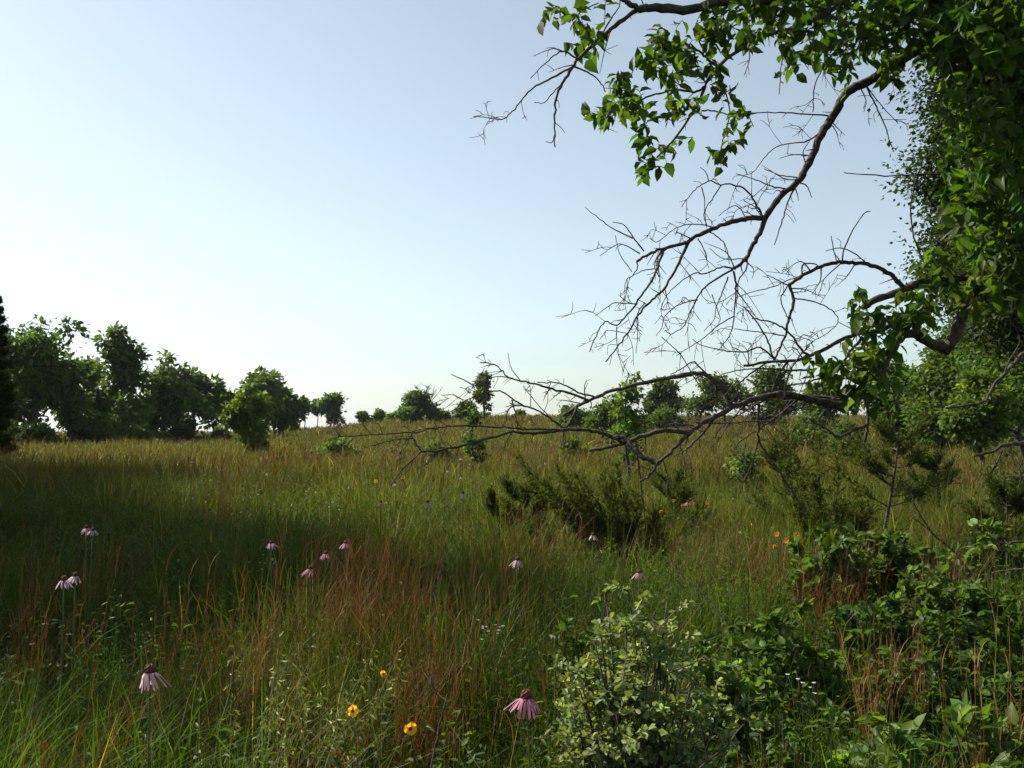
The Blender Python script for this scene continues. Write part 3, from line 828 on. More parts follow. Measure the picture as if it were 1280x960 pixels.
# middle dead limb arching off behind the leaf cluster
mid = MB()
limb(mid, [(1330, 325), (1290, 335), (1240, 342), (1190, 350), (1150, 354), (1130, 362), (1095, 375), (1080, 384)], 8, 4.2, d0=5.15, dd=-.2, sides=9)
limb(mid, [(1128, 358), (1112, 342), (1090, 332), (1065, 328), (1045, 328), (1022, 335), (1000, 347), (985, 357)], 3.0, 2.0, dd=-.15, sides=8, spurs=2.5, spl=14)
limb(mid, [(1052, 328), (1055, 312), (1066, 288), (1080, 267), (1088, 264)], 1.1, .6)
limb(mid, [(1046, 327), (1042, 312), (1039, 295)], .8, .5)
limb(mid, [(1086, 333), (1070, 318), (1050, 310), (1032, 314)], 1.0, .5, spurs=3.8)
limb(mid, [(987, 357), (992, 380), (985, 402), (982, 420), (972, 440), (968, 452)], 2.2, 1.2, dd=-.05, spurs=5.0, spl=12)
limb(mid, [(985, 357), (972, 350), (958, 344)], 1.0, .5)
limb(mid, [(990, 372), (1020, 378), (1040, 388), (1048, 400), (1040, 412), (1020, 425), (1005, 434)], 1.0, .4, spurs=3.8)
limb(mid, [(984, 358), (976, 375), (985, 398)], .9, .6)
limb(mid, [(1002, 344), (1004, 330), (1022, 332), (1000, 345), (985, 350), (968, 358), (940, 365), (920, 372)], 1.0, .5, spurs=3.8)
limb(mid, [(1130, 402), (1100, 412), (1057, 422), (1035, 435), (1012, 445), (990, 452), (960, 452), (930, 457)], 3.4, 1.6, d0=4.85, dd=-.25, sides=8, spurs=3.8)
limb(mid, [(1012, 445), (1000, 435), (985, 415), (965, 403), (940, 398)], 1.8, .8, spurs=3.8)
limb(mid, [(985, 452), (972, 470), (965, 490)], 1.6, 1.0, spurs=2.5)
limb(mid, [(1015, 462), (990, 463), (955, 461), (925, 463), (902, 468)], 1.5, .6, d0=4.6, spurs=3.8)
limb(mid, [(968, 452), (962, 432), (952, 412), (940, 395), (930, 383)], 1.4, .7, spurs=3.8, spl=10)
limb(mid, [(982, 420), (960, 416), (938, 414), (918, 411)], .9, .5, spurs=2.5)
limb(mid, [(968, 448), (950, 435), (930, 440), (905, 438), (878, 432), (866, 424)], 1.3, .5, spurs=3.8)
limb(mid, [(960, 452), (940, 466), (925, 478), (908, 492), (880, 508), (862, 525)], 1.3, .5, spurs=3.8)
limb(mid, [(1078, 421), (1062, 440), (1048, 460), (1010, 478), (975, 482)], 2.0, .8, d0=4.7, spurs=2.5)
part(mid, "dead_limb", M_DEAD, big)

# upper dead limb dropping left
upl = MB()
limb(upl, [(1510, 95), (1440, 70), (1300, 52), (1230, 46), (1178, 50), (1150, 60), (1112, 87), (1080, 104), (1058, 117), (1043, 142), (1030, 162), (1011, 203), (997, 228), (975, 246), (957, 272)], 11, 3.6, d0=5.2, dd=-.2, sides=10, spurs=1.5, spl=16)
limb(upl, [(957, 272), (949, 292), (940, 307), (934, 322), (924, 331), (915, 337)], 3.4, 2.0, sides=8, spurs=2.5)
limb(upl, [(956, 272), (938, 273), (920, 276), (895, 284), (870, 295), (855, 304), (827, 311), (807, 320), (796, 327)], 3.6, 1.6, dd=-.15, sides=8, spurs=3.8, spl=12)
limb(upl, [(862, 300), (845, 334), (830, 360), (815, 375), (800, 390), (785, 416), (767, 440), (757, 452)], 2.1, .8, dd=-.1, spurs=5.0, spl=14)
limb(upl, [(829, 312), (820, 340), (805, 365), (787, 390), (771, 407), (756, 402), (745, 420), (737, 440)], 1.7, .6, dd=-.1, spurs=3.8, spl=14)
limb(upl, [(797, 380), (780, 379), (765, 380), (744, 395)], .9, .4, spurs=3.8)
limb(upl, [(771, 408), (771, 425), (773, 440)], .8, .4, spurs=2.5)
limb(upl, [(806, 378), (797, 393), (797, 420), (795, 442)], .8, .4, spurs=2.5)
limb(upl, [(805, 314), (791, 296), (780, 281), (766, 278)], 1.1, .5)
limb(upl, [(791, 298), (765, 285), (747, 272), (731, 259)], 1.0, .4)
limb(upl, [(800, 317), (777, 305), (762, 311), (750, 320)], .9, .4, spurs=2.5)
limb(upl, [(796, 327), (797, 335), (790, 345), (783, 350), (780, 365)], .9, .4, spurs=3.8)
limb(upl, [(790, 340), (775, 318), (769, 294)], .6, .4)
limb(upl, [(819, 336), (805, 338), (790, 345)], .8, .5)
limb(upl, [(952, 269), (942, 250), (932, 237), (912, 230), (900, 231), (886, 226), (872, 235), (860, 247), (852, 259)], 1.5, .5, dd=.1, spurs=5.0, spl=12)
limb(upl, [(902, 231), (892, 246), (882, 262), (882, 282)], .9, .5, spurs=2.5)
limb(upl, [(877, 234), (881, 252), (880, 272), (884, 281)], .8, .4, spurs=2.5)
limb(upl, [(886, 226), (882, 215), (875, 209)], .7, .4)
limb(upl, [(931, 271), (925, 260), (915, 258), (898, 270)], .8, .4)
limb(upl, [(892, 284), (875, 281), (858, 281), (840, 288), (822, 302), (812, 298)], .9, .4, spurs=5.0, spl=14)
limb(upl, [(884, 288), (900, 298), (908, 310), (912, 330)], .9, .5)
limb(upl, [(872, 298), (880, 312), (886, 335)], .8, .4, spurs=1.2)
limb(upl, [(916, 337), (885, 355), (870, 376), (858, 400), (855, 408), (840, 417), (831, 413)], 1.5, .5, dd=-.1, spurs=3.8)
limb(upl, [(917, 339), (920, 360), (917, 390), (915, 412), (905, 430), (897, 438)], 1.4, .5, dd=.1, spurs=5.0)
limb(upl, [(934, 324), (933, 336), (923, 352), (921, 385)], 1.2, .5, dd=.05, spurs=2.5)
limb(upl, [(914, 335), (900, 334), (882, 342), (867, 342), (845, 357), (832, 372), (825, 387)], 1.2, .4, dd=-.1, spurs=3.8)
limb(upl, [(910, 346), (903, 365), (895, 385), (892, 400), (880, 414)], 1.0, .4, spurs=3.8)
limb(upl, [(872, 375), (850, 380), (832, 394), (827, 410), (820, 420)], .9, .4, spurs=3.8)
limb(upl, [(890, 368), (896, 385), (900, 400), (890, 415)], .7, .4)
limb(upl, [(918, 395), (900, 405), (880, 422), (860, 435), (845, 445)], .9, .4, spurs=3.8)
limb(upl, [(932, 323), (910, 324), (898, 320), (887, 310)], .8, .4)
limb(upl, [(918, 360), (935, 382), (945, 396)], .9, .5, d0=4.9)
limb(upl, [(1043, 146), (1010, 143), (975, 141), (936, 141)], 1.2, .6, spurs=1.2)
limb(upl, [(1030, 162), (1010, 176), (990, 179), (970, 184), (955, 198), (942, 215), (930, 219)], 1.1, .4, spurs=3.8)
limb(upl, [(997, 222), (975, 219), (955, 211)], .9, .5)
limb(upl, [(982, 236), (965, 233), (948, 226), (930, 220), (920, 217)], 1.1, .5, spurs=3.8)
limb(upl, [(998, 228), (1008, 232), (1015, 247)], 1.0, .5)
limb(upl, [(995, 232), (985, 252), (978, 275), (968, 306)], 1.2, .6, spurs=2.5)
limb(upl, [(1007, 205), (1004, 190), (1012, 176)], .9, .5)
limb(upl, [(1018, 185), (1025, 165), (1036, 150), (1046, 130)], .9, .6)
limb(upl, [(1082, 106), (1093, 128), (1105, 155), (1117, 190)], 1.2, .6, spurs=2.5)
limb(upl, [(1084, 108), (1100, 130), (1123, 155)], .8, .4)
limb(upl, [(1178, 95), (1160, 105), (1140, 125)], 1.0, .5, d0=5.0)
limb(upl, [(1195, 218), (1150, 218), (1105, 220), (1055, 216)], 1.2, .6, d0=5.2)
limb(upl, [(1160, 340), (1145, 305), (1138, 260), (1148, 215)], 1.2, .8, d0=5.2)
part(upl, "dead_limb", M_DEAD, big)

# top limbs that still carry leaves
topl = MB(); topf = MB()
limb(topl, [(1510, -90), (1350, -60), (1180, -40), (1060, -15), (985, -3), (930, 2), (892, 4), (862, 12), (820, 10), (800, 11)], 12, 5, d0=5.2, dd=-1.1, sides=9, spurs=1)
limb(topl, [(862, 12), (830, 11), (802, 11), (788, 18), (764, 36), (746, 53), (725, 71), (716, 84), (705, 101), (695, 124), (693, 160), (694, 184)], 4.2, .8, dd=-.2, sides=8, spurs=1.5)
limb(topl, [(800, 11), (785, 4), (772, -6), (740, -30)], 4, 2.5, dd=-.1)
limb(topl, [(716, 84), (690, 97), (666, 110), (651, 126), (638, 142), (625, 150), (608, 147), (592, 146)], 1.6, .5, spurs=3)
limb(topl, [(721, 73), (703, 64), (685, 76), (663, 98)], 1.3, .5, spurs=2)
limb(topl, [(703, 64), (690, 61), (667, 70)], .9, .4, spurs=2)
limb(topl, [(717, 83), (738, 92), (752, 105), (757, 115)], 1.3, .7, spurs=2)
limb(topl, [(706, 100), (692, 115), (680, 128), (668, 128)], 1.0, .5)
limb(topl, [(694, 165), (690, 178), (682, 177)], .7, .4)
limb(topl, [(742, 56), (730, 35), (722, 20), (738, 8), (748, 4)], 1.5, .7)
limb(topl, [(752, 50), (758, 32), (772, 12), (776, -2)], 1.2, .7)
limb(topl, [(1120, -25), (1060, 2), (1015, 26), (985, 38), (960, 43), (921, 65), (893, 87), (881, 110), (865, 142), (844, 172), (821, 197)], 4.4, 1.1, dd=-.4, sides=8, spurs=2)
limb(topl, [(881, 108), (868, 115), (845, 112), (820, 118), (800, 125), (775, 140), (748, 156)], 1.7, .7, dd=-.1, spurs=1)
limb(topl, [(893, 87), (905, 110), (912, 140), (905, 170), (900, 195)], 1.2, .6, dd=.1)
limb(topl, [(867, 140), (885, 138), (905, 142), (925, 150)], 1.2, .6)
limb(topl, [(897, 82), (885, 75), (870, 62), (845, 55), (815, 62)], 1.9, .8)
limb(topl, [(885, 72), (890, 50), (905, 38), (925, 28)], 1.6, .9)
limb(topl, [(880, 62), (868, 40), (872, 25)], 1.2, .8)
limb(topl, [(1060, 0), (1056, 30), (1058, 58), (1045, 75)], 1.2, .5, spurs=2)
limb(topl, [(1040, 12), (1010, 8), (980, 15), (960, 25)], 1.6, .8)
limb(topl, [(975, 42), (978, 65), (976, 90), (974, 118)], 1.0, .5, spurs=3)
limb(topl, [(1180, 20), (1130, 25), (1085, 35), (1050, 60), (1030, 80), (1018, 110), (1016, 140)], 1.8, .6, d0=4.8, spurs=3)
leafy = part(topl, "leafy_limb", M_BARK, big)


def twig_cluster(fol, wd, px, py, d, rpx, ntw, lpx=27, nleaf=8, tint=(.066, .122, .018), drd=.5, droop=.5):
    """leafy twigs around a photo position; rpx is the cluster radius in pixels, drd in depth metres"""
    for k in range(ntw):
        a = rng.uniform(0, 6.28); rr = rpx * math.sqrt(rng.uniform()) * .85
        c = W(px + math.cos(a) * rr, py + math.sin(a) * rr, d + rng.normal(0, drd * .5))
        dr = unit(rng.normal(0, 1, 3) + np.array([0, 0, -droop]))
        ln = lpx / F * d * rng.uniform(1.0, 2.0)
        q = smooth_path([c - dr * ln * .5, c + np.array([0, 0, .02]), c + dr * ln * .5 + np.array([0, 0, -.12 * ln])], 3)
        wd.tube(q, np.linspace(.0022, .001, len(q)), 3, cap=False)
        t = np.linspace(.05, 1, nleaf)
        P = np.stack([np.interp(t * (len(q) - 1), np.arange(len(q)), q[:, j]) for j in range(3)], 1)
        sd = unit(np.cross(np.tile(dr, (nleaf, 1)), rdir(nleaf)))
        D = sd * rng.uniform(.6, 1.2, (nleaf, 1)) + dr * rng.uniform(.1, .9, (nleaf, 1)) + np.array([0, 0, -droop * rng.uniform(.2, 1.4)])
        N = np.array([0, 0, 1.0]) + rng.normal(0, .5, (nleaf, 3)) + np.array([-.15, -.25, 0])
        L = lpx / F * d * rng.uniform(.55, 1.2, nleaf)
        tn = tints(1, tint, .2, .12) * np.exp(rng.normal(0, .16, (nleaf, 1)))
        leaves(fol, P, D, N, L, L * rng.uniform(.55, .74, nleaf), tn, 'near')


tw = MB()
D1 = 4.15
for px, py, r, nt_ in [(705, 20, 22, 5), (735, 40, 20, 5), (722, 55, 12, 2), (752, 20, 14, 2), (690, 12, 8, 1),
                       (840, 60, 32, 12), (868, 75, 26, 9), (815, 85, 25, 8), (785, 105, 24, 8), (770, 140, 18, 5), (748, 155, 14, 4), (800, 145, 24, 6),
                       (845, 100, 18, 4), (905, 22, 34, 12), (885, 50, 25, 7), (940, 40, 25, 7), (840, 140, 20, 4), (812, 170, 12, 3), (812, 205, 14, 4), (828, 190, 10, 2),
                       (872, 130, 14, 3), (905, 120, 14, 3), (915, 145, 14, 3), (930, 150, 8, 2), (905, 185, 18, 4), (900, 200, 10, 2), (858, 185, 10, 2), (895, 92, 12, 2)]:
    twig_cluster(topf, tw, px, py, D1 + rng.normal(0, .08), r, max(1, int(nt_ * .95)), 18.5, 7, drd=.18)
for px, py, r, nt_, dd in [(940, -10, 45, 16, 4.4), (985, 10, 34, 12, 4.5), (1030, 0, 40, 16, 4.6), (1075, 15, 38, 16, 4.7), (1110, 25, 34, 14, 4.8), (1150, 20, 40, 20, 4.9), (1000, 55, 25, 6, 4.5),
                           (1040, 65, 26, 6, 4.6), (1080, 60, 24, 6, 4.7), (1105, 75, 22, 5, 4.8), (1020, 40, 22, 4, 4.5), (1060, 85, 18, 3, 4.6), (985, 75, 14, 2, 4.5), (1120, 92, 16, 3, 4.9)]:
    twig_cluster(topf, tw, px, py, dd, r * 1.1, int(nt_ * 1.2), 18.5, 7, drd=.35)
for k in range(60):   # crown above the frame
    twig_cluster(topf, tw, rng.uniform(950, 1650), rng.uniform(-380, -60), rng.uniform(4.4, 6.5), 60, 7, 21, 8, drd=.5)
part(topf, "foliage", M_LEAF, leafy, trunk_base)

# the dense leaf mass along the right edge
rf = MB(); rl = MB()
for k in range(120):
    py = rng.uniform(-40, 335)
    left = np.interp(py, [-40, 60, 130, 200, 260, 330, 400], [1130, 1165, 1185, 1178, 1192, 1205, 1235])
    px = left + 12 + abs(rng.normal(0, 1)) * 110
    twig_cluster(rf, tw, px, py, rng.uniform(4.5, 5.8), 32, 11, 18, 9, (.054, .104, .018), drd=.45)
for px, py in [(1215, 120), (1240, 150), (1225, 190), (1250, 210), (1215, 240), (1260, 260), (1235, 170), (1270, 130), (1205, 290), (1225, 60), (1190, 30), (1255, 60)]:
    twig_cluster(rf, tw, px, py, 4.3, 26, 6, 20, 7, (.072, .130, .020), drd=.2)
for pts in ([(1420, 100), (1340, 180), (1285, 230), (1255, 280), (1240, 330)], [(1400, 60), (1330, 120), (1270, 160), (1235, 190)], [(1420, 260), (1350, 270), (1300, 300), (1255, 330)]):
    limb(rl, pts, 5, 1.5, d0=5.2, dd=-.4, spurs=2)
rbr = part(rl, "leafy_limb", M_BARK, big)
part(rf, "foliage", M_LEAF, rbr, trunk_base)

# leaf cluster on the middle limb
mf = MB(); ml_ = MB()
limb(ml_, [(1105, 462), (1090, 440), (1072, 415), (1066, 392), (1062, 375)], 1.8, .8, d0=4.6)
part(ml_, "leafy_limb", M_BARK, big); ml_ = MB()
limb(ml_, [(1100, 465), (1075, 455), (1045, 460), (1020, 470)], 1.8, .8, d0=4.6)
mbr = part(ml_, "leafy_limb", M_BARK, big); ml_ = MB()
limb(ml_, [(1128, 420), (1140, 395), (1165, 380), (1180, 360)], 2.2, .8, d0=4.8)
for px, py, r, nt_, dd in [(1070, 378, 16, 4, 4.6), (1085, 400, 22, 7, 4.6), (1065, 400, 10, 2, 4.55), (1100, 425, 22, 7, 4.65), (1080, 440, 22, 8, 4.55), (1060, 460, 22, 7, 4.5), (1040, 465, 18, 5, 4.5), (1095, 465, 24, 9, 4.55), (1115, 470, 14, 3, 4.6),
                           (1015, 468, 10, 2, 4.5), (1075, 480, 18, 6, 4.5), (1130, 385, 22, 6, 4.75), (1150, 400, 22, 6, 4.8), (1120, 405, 18, 4, 4.7), (1165, 375, 20, 6, 4.85), (1055, 498, 8, 1, 4.5), (1035, 480, 12, 2, 4.5),
                           (1150, 345, 20, 6, 5.0), (1175, 330, 20, 6, 5.0), (1222, 348, 20, 7, 4.85), (1245, 335, 22, 8, 4.85), (1205, 372, 14, 3, 4.85), (1268, 330, 22, 8, 4.9), (1250, 372, 18, 4, 4.9), (1265, 360, 20, 6, 4.9)]:
    twig_cluster(mf, tw, px, py, dd, r, max(1, int(nt_ * .85)), 20, 6, (.070, .128, .020), drd=.15)
part(ml_, "leafy_limb", M_BARK, big)
part(mf, "foliage", M_LEAF, mbr, trunk_base)
part(tw, "leaf_twigs", M_BARK, big)

# two lower broken limbs at the right edge
brk = MB()
limb(brk, [(1510, 330), (1400, 370), (1320, 410), (1281, 440), (1266, 457), (1243, 481), (1231, 501), (1205, 507), (1182, 510)], 6, 1.3, d0=5.3, dd=-.5, sides=8, spurs=1)
limb(brk, [(1255, 468), (1262, 450), (1275, 425), (1262, 395)], 1.0, .5)
part(brk, "broken_limb", M_DEAD, big)
brk = MB()
limb(brk, [(1500, 520), (1400, 545), (1330, 552), (1280, 554), (1255, 557), (1238, 565), (1217, 570)], 8, 1.4, d0=5.3, dd=-.6, sides=8, spurs=.5)
part(brk, "broken_limb", M_DEAD, big)


# ---------------------------------------------------------------- near shrubs
def shrub(px, d, top, width, label, name="shrub", cat="shrub", nst=16, lpx=22, nl=16, tint=(.05, .09, .022), ml=M_LEAF, kind='near', wr=.62, group="leafy shrubs of the right foreground", seed=1, spread=1.0, low=.15, subs=9, upn=1.0):
    global rng
    keep_rng = rng; rng = np.random.default_rng(seed)
    loc = GP(px, d)
    H = float(1.5 + (HOR - top) / F * d - loc[2]); w = width / F * d / 2
    root = thing(name, loc, label, cat, group)
    wood = MB(); leaf = MB()
    for s in range(nst):
        a = rng.uniform(0, 6.28); r = math.sqrt(rng.uniform()) * w * spread
        e = np.array([math.cos(a) * r, math.sin(a) * r, H * (1 - .35 * (r / w) ** 2) * rng.uniform(.72, 1.0)])
        b = np.array([math.cos(a), math.sin(a), 0]) * w * .12 * rng.uniform()
        st = smooth_path([b, b * .5 + e * np.array([.35, .35, .5]) + rng.normal(0, .02, 3), e], 6) + loc
        wood.tube(st, np.linspace(.006, .002, len(st)), 4)
        for q in range(subs):
            i = rng.integers(int(low * len(st)) + 1, len(st))
            dr = unit(rng.normal(0, 1, 3) * np.array([1, 1, .5]) + np.array([0, 0, .5]))
            ln = rng.uniform(.25, .6) * w
            sp = smooth_path([st[i], st[i] + dr * ln * .5, st[i] + dr * ln + np.array([0, 0, -.1 * ln])], 3)
            wood.tube(sp, np.linspace(.0025, .001, len(sp)), 3)
            k = nl
            t = rng.uniform(.05, 1, k)
            P = np.stack([np.interp(t * (len(sp) - 1), np.arange(len(sp)), sp[:, j]) for j in range(3)], 1)
            D = unit(rng.normal(0, 1, (k, 3)) * np.array([1, 1, .55]) + dr * .5)
            N = np.array([0, 0, upn]) + rng.normal(0, .5, (k, 3)) + np.array([-.2, -.3, 0])
            L = lpx / F * d * rng.uniform(.6, 1.2, k)
            leaves(leaf, P, D, N, L, L * wr * rng.uniform(.85, 1.15, k), tints(1, tint, .18, .1) * np.exp(rng.normal(0, .2, (k, 1))), kind)
    part(wood, "stem", M_BARK, root); part(leaf, "foliage", ml, root)
    rng = keep_rng
    return root


SH = (.078, .132, .032)
shrub(800, 2.75, 708, 200, "pale silvery leaved shrub in the bottom centre, right of a pink coneflower", name="pale_shrub", nst=60, lpx=12.0, nl=21, tint=(.21, .255, .15), ml=M_SILV, kind='obov', wr=.55, seed=301, group=None, upn=.6, low=.1, subs=12)
shrub(905, 3.4, 790, 150, "dull green small leaved shrub touching the pale shrub's right side", nst=24, lpx=14.6, nl=17, tint=(0.105, 0.161, 0.046), seed=302, kind='obov')
shrub(985, 3.9, 762, 170, "broad shrub behind the dry reedy stalks, middle of the right foreground", nst=26, lpx=15.5, nl=26, tint=SH, seed=303)
shrub(1075, 4.2, 742, 170, "dark leafy shrub around the tallest dry orange stalk clump", nst=26, lpx=13.8, nl=26, tint=(0.059, 0.105, 0.026), seed=304)
shrub(1180, 4.6, 700, 190, "dense shrub at right with a pale bare twig rising from it", nst=30, lpx=13.8, nl=26, tint=SH, seed=305)
shrub(1262, 4.0, 735, 140, "shrub cut by the right edge below the fallen sticks", nst=22, lpx=15.5, nl=26, tint=(0.077, 0.129, 0.031), seed=306)
shrub(1120, 3.0, 890, 150, "large leaved low plant at the bottom right", nst=14, lpx=29.2, nl=8, tint=(0.119, 0.189, 0.058), seed=307, wr=.55)
shrub(1225, 2.9, 865, 130, "large leaved plant in the bottom right corner", nst=14, lpx=27.5, nl=8, tint=(0.105, 0.168, 0.052), seed=308, wr=.55)
shrub(1020, 5.6, 672, 120, "leafy shrub below the dark dense cedar with yellow flower heads", nst=22, lpx=14.6, nl=26, tint=(0.084, 0.140, 0.034), seed=309)
shrub(1105, 6.2, 650, 150, "bright leaved shrub under the thin trunked cedar", nst=24, lpx=14.6, nl=26, tint=(0.077, 0.133, 0.039), seed=310)
shrub(1250, 6.4, 648, 130, "shrub behind the fallen sticks at the right edge", nst=20, lpx=13.8, nl=26, tint=SH, seed=311)
shrub(545, 6.0, 690, 100, "bluish dark forb clump in the shaded grass behind rusty stems", name="forb_clump", cat="plant", nst=16, lpx=14.6, nl=12, tint=(0.049, 0.098, 0.039), seed=312, group=None)
shrub(720, 4.2, 770, 90, "small three leaved shoot left of the pale shrub in shade", name="forb_clump", cat="plant", nst=10, lpx=14.6, nl=10, tint=(0.070, 0.126, 0.029), seed=313, group=None)
shrub(757, 4.4, 708, 34, "single pale seedling rising above the pale shrub's top left", name="seedling", cat="plant", nst=3, lpx=13.8, nl=8, tint=(.13, .19, .06), seed=314, group=None)
shrub(1150, 3.6, 800, 150, "dense dark shrub between the two dry stalk clumps at right", nst=24, lpx=15.5, nl=26, tint=(0.056, 0.101, 0.026), seed=315)
shrub(960, 3.0, 880, 120, "low shrub with dry grass around it, right of the pale shrub", nst=16, lpx=12.9, nl=13, tint=(0.077, 0.126, 0.036), seed=316)


# ---------------------------------------------------------------- grass clumps that stand out
def clump(px, d, label, n, H, rad, tintc, name="rusty_grass_clump", cat="grass clump", group="rusty bluestem clumps", lean=.22, laz=.4, wid=.0034, side=5, seed=1, mat=M_DRY, laz_s=.8):
    global rng
    keep_rng = rng; rng = np.random.default_rng(seed)
    loc = GP(px, d)
    x = loc[0] + rng.normal(0, rad * .5, n); y = loc[1] + rng.normal(0, rad * .5, n)
    h = H * rng.uniform(.68, 1.05, n)
    le = np.abs(rng.normal(lean, .12, n)); az = rng.normal(laz, laz_s, n)
    c = np.asarray(tintc) * np.exp(rng.normal(0, .28, (n, 1)))
    mb = MB()
    wv = np.full(n, wid)
    blades(mb, x, y, h, wv, le, az, c * .9, c)
    for k in range(side):
        t = rng.uniform(.25, .95, n)
        bx = x + np.cos(az) * le * h * t ** 2; by = y + np.sin(az) * le * h * t ** 2
        bz = ground(x, y) + h * (t - .35 * np.minimum(le, 1.4) * t ** 2.6)
        blades(mb, bx, by, h * rng.uniform(.07, .2, n), wv * .8, rng.uniform(.15, .6, n), rng.uniform(0, 6.28, n), c, c * 1.15, z0=bz)
    o = mb.build(name, mat, None, loc)
    tag(o, label, cat, group)
    rng = keep_rng
    return o


R1 = (.15, .055, .018)
for k, a in enumerate([
        (455, 4.9, "tallest rust red grass clump in the shade, left of centre", 190, 1.12, .5),
        (520, 3.5, "rust grass clump leaning right, just above the yellow flowers", 70, .95, .2),
        (425, 4.6, "rust clump behind and left of the tallest one", 80, 1.0, .25),
        (300, 3.6, "rust clump above the lone lit coneflower at left", 70, .92, .25),
        (230, 4.1, "dark leaning rust clump left of the leaning stems in the shade", 60, .9, .22),
        (125, 6.0, "rust clump near the paired coneflowers at left", 55, .95, .25),
        (30, 4.3, "rust clump at the left edge of the shaded grass", 60, .95, .25),
        (40, 2.6, "rust clump in the bottom left corner", 60, .8, .3),
        (270, 12.5, "lone dark rust tuft in the lit strip at left", 40, 1.15, .25),
        (590, 5.6, "rust clump beside the dark coneflowers in mid meadow", 80, .95, .3),
        (660, 7.5, "rust clump at the foot of the feathery cedar sprig", 80, .95, .35),
        (1000, 5.2, "orange rust clump with yellow blooms at its top, right of centre", 120, .85, .2),
        (1050, 5.4, "rust clump between two leafy shrubs under the dark cedar", 80, .9, .22),
        (930, 6.2, "wide rust clump left of the orange one", 110, .85, .4),
        (870, 7.2, "faded rust clump behind the sprawling cedar's right side", 90, .85, .45),
        (1175, 5.4, "faded rust clump behind the dense right shrub", 60, .9, .2),
        (370, 2.7, "short rust clump left of the nearest yellow flower", 50, .75, .25)]):
    clump(*a, tintc=R1 if k not in (14, 15) else (.15, .08, .034), seed=400 + k)
ORG = (.17, .085, .030)
for k, a in enumerate([
        (1090, 3.4, "brightest dry orange stalk clump among the right shrubs", 34, .88, .05),
        (1145, 3.5, "second dry stalk clump, right of the brightest one", 26, .86, .06),
        (1118, 3.7, "faint dry stalk clump between the two brighter ones", 16, .82, .05),
        (1180, 3.3, "single leaning dry stalk right of the second clump", 6, .78, .03),
        (1258, 2.8, "tall dry orange stalks at the right edge", 30, .86, .10),
        (1200, 2.7, "dry stalks beside the large leaved corner plant", 12, .7, .06),
        (952, 2.9, "dry grass stalks right of the pale shrub", 30, .62, .10)]):
    clump(*a, tintc=ORG, name="dry_stalk_clump", group="dry orange stalk clumps", lean=.06, laz=1.5, wid=.004, side=4, seed=430 + k, laz_s=2)
LG = np.array([.07, .098, .018])
for k, a in enumerate([
        (95, 3.3, "bright green grass tussock in the left foreground", 260, .62, .25),
        (190, 3.7, "broad bladed green tussock behind the lit coneflower", 200, .6, .22),
        (380, 2.4, "lit green tussock left of the nearest yellow flower", 240, .6, .28),
        (860, 5.2, "green tussock behind the pale shrub", 220, .6, .3),
        (1020, 2.6, "drying tussock at the bottom, right of the pale shrub", 160, .45, .18),
        (250, 2.3, "lit green tussock at the bottom left under the coneflower", 260, .55, .3),
        (570, 2.2, "shaded grass tussock below the yellow flowers", 160, .5, .25),
        (20, 3.0, "dense green tussock at the left edge below the paired coneflowers", 240, .62, .22),
        (330, 4.4, "dark green tussock in shade left of the tall rust clump", 220, .62, .24),
        (620, 4.6, "dark green tussock in the shade pocket right of centre", 220, .6, .28),
        (690, 3.4, "grass tussock just left of the pale shrub", 180, .55, .2),
        (150, 5.4, "dark green tussock between the left coneflower pairs", 220, .65, .28),
        (900, 4.2, "lit tussock in the gap right of the pale shrub's top", 200, .55, .26)]):
    clump(*a, tintc=LG, name="green_tussock", group="green grass tussocks", lean=.55, laz=0, wid=.0055, side=0, seed=450 + k, mat=M_GRASS, laz_s=3)

# nodding oat grass, pale spikelets
def oat(px, d, label, n, H, rad, seed):
    global rng
    keep_rng = rng; rng = np.random.default_rng(seed)
    loc = GP(px, d)
    st = MB(); sp = MB()
    root = thing("oat_grass", loc, label, "grass clump", "nodding oat grass clumps")
    for s in range(n):
        a = rng.uniform(-.6, 2.0)
        b = loc + np.array([rng.normal(0, rad), rng.normal(0, rad), 0])
        h = H * rng.uniform(.75, 1.05)
        e = b + np.array([.28 * h * math.cos(a), .12 * h * math.sin(a), h * .92])
        q = smooth_path([b, b + [0, 0, h * .55], b * .3 + e * .7 + [0, 0, .12 * h], e], 5)
        st.tube(q, np.linspace(.0018, .0007, len(q)), 3, c=(.16, .17, .06))
        k = 16
        t = rng.uniform(.55, 1, k)
        P = np.stack([np.interp(t * (len(q) - 1), np.arange(len(q)), q[:, j]) for j in range(3)], 1)
        D = np.stack([rng.normal(0.25, .5, k), rng.normal(0, .4, k), rng.uniform(-1, .1, k)], 1)
        P = P + unit(D) * .012
        leaves(sp, P, D, rdir(k), rng.uniform(.018, .032, k), .006, tints(k, (.26, .26, .11), .15, .06), 'far')
    part(st, "stems", M_SOLID, root); part(sp, "spikelets", M_DRY, root)
    rng = keep_rng


oat(372, 3.0, "nodding pale oat grass left of the tall rust clump", 26, .86, .12, 471)
oat(330, 2.8, "nodding oat grass at the left of its pair, behind the tussock", 14, .8, .10, 472)


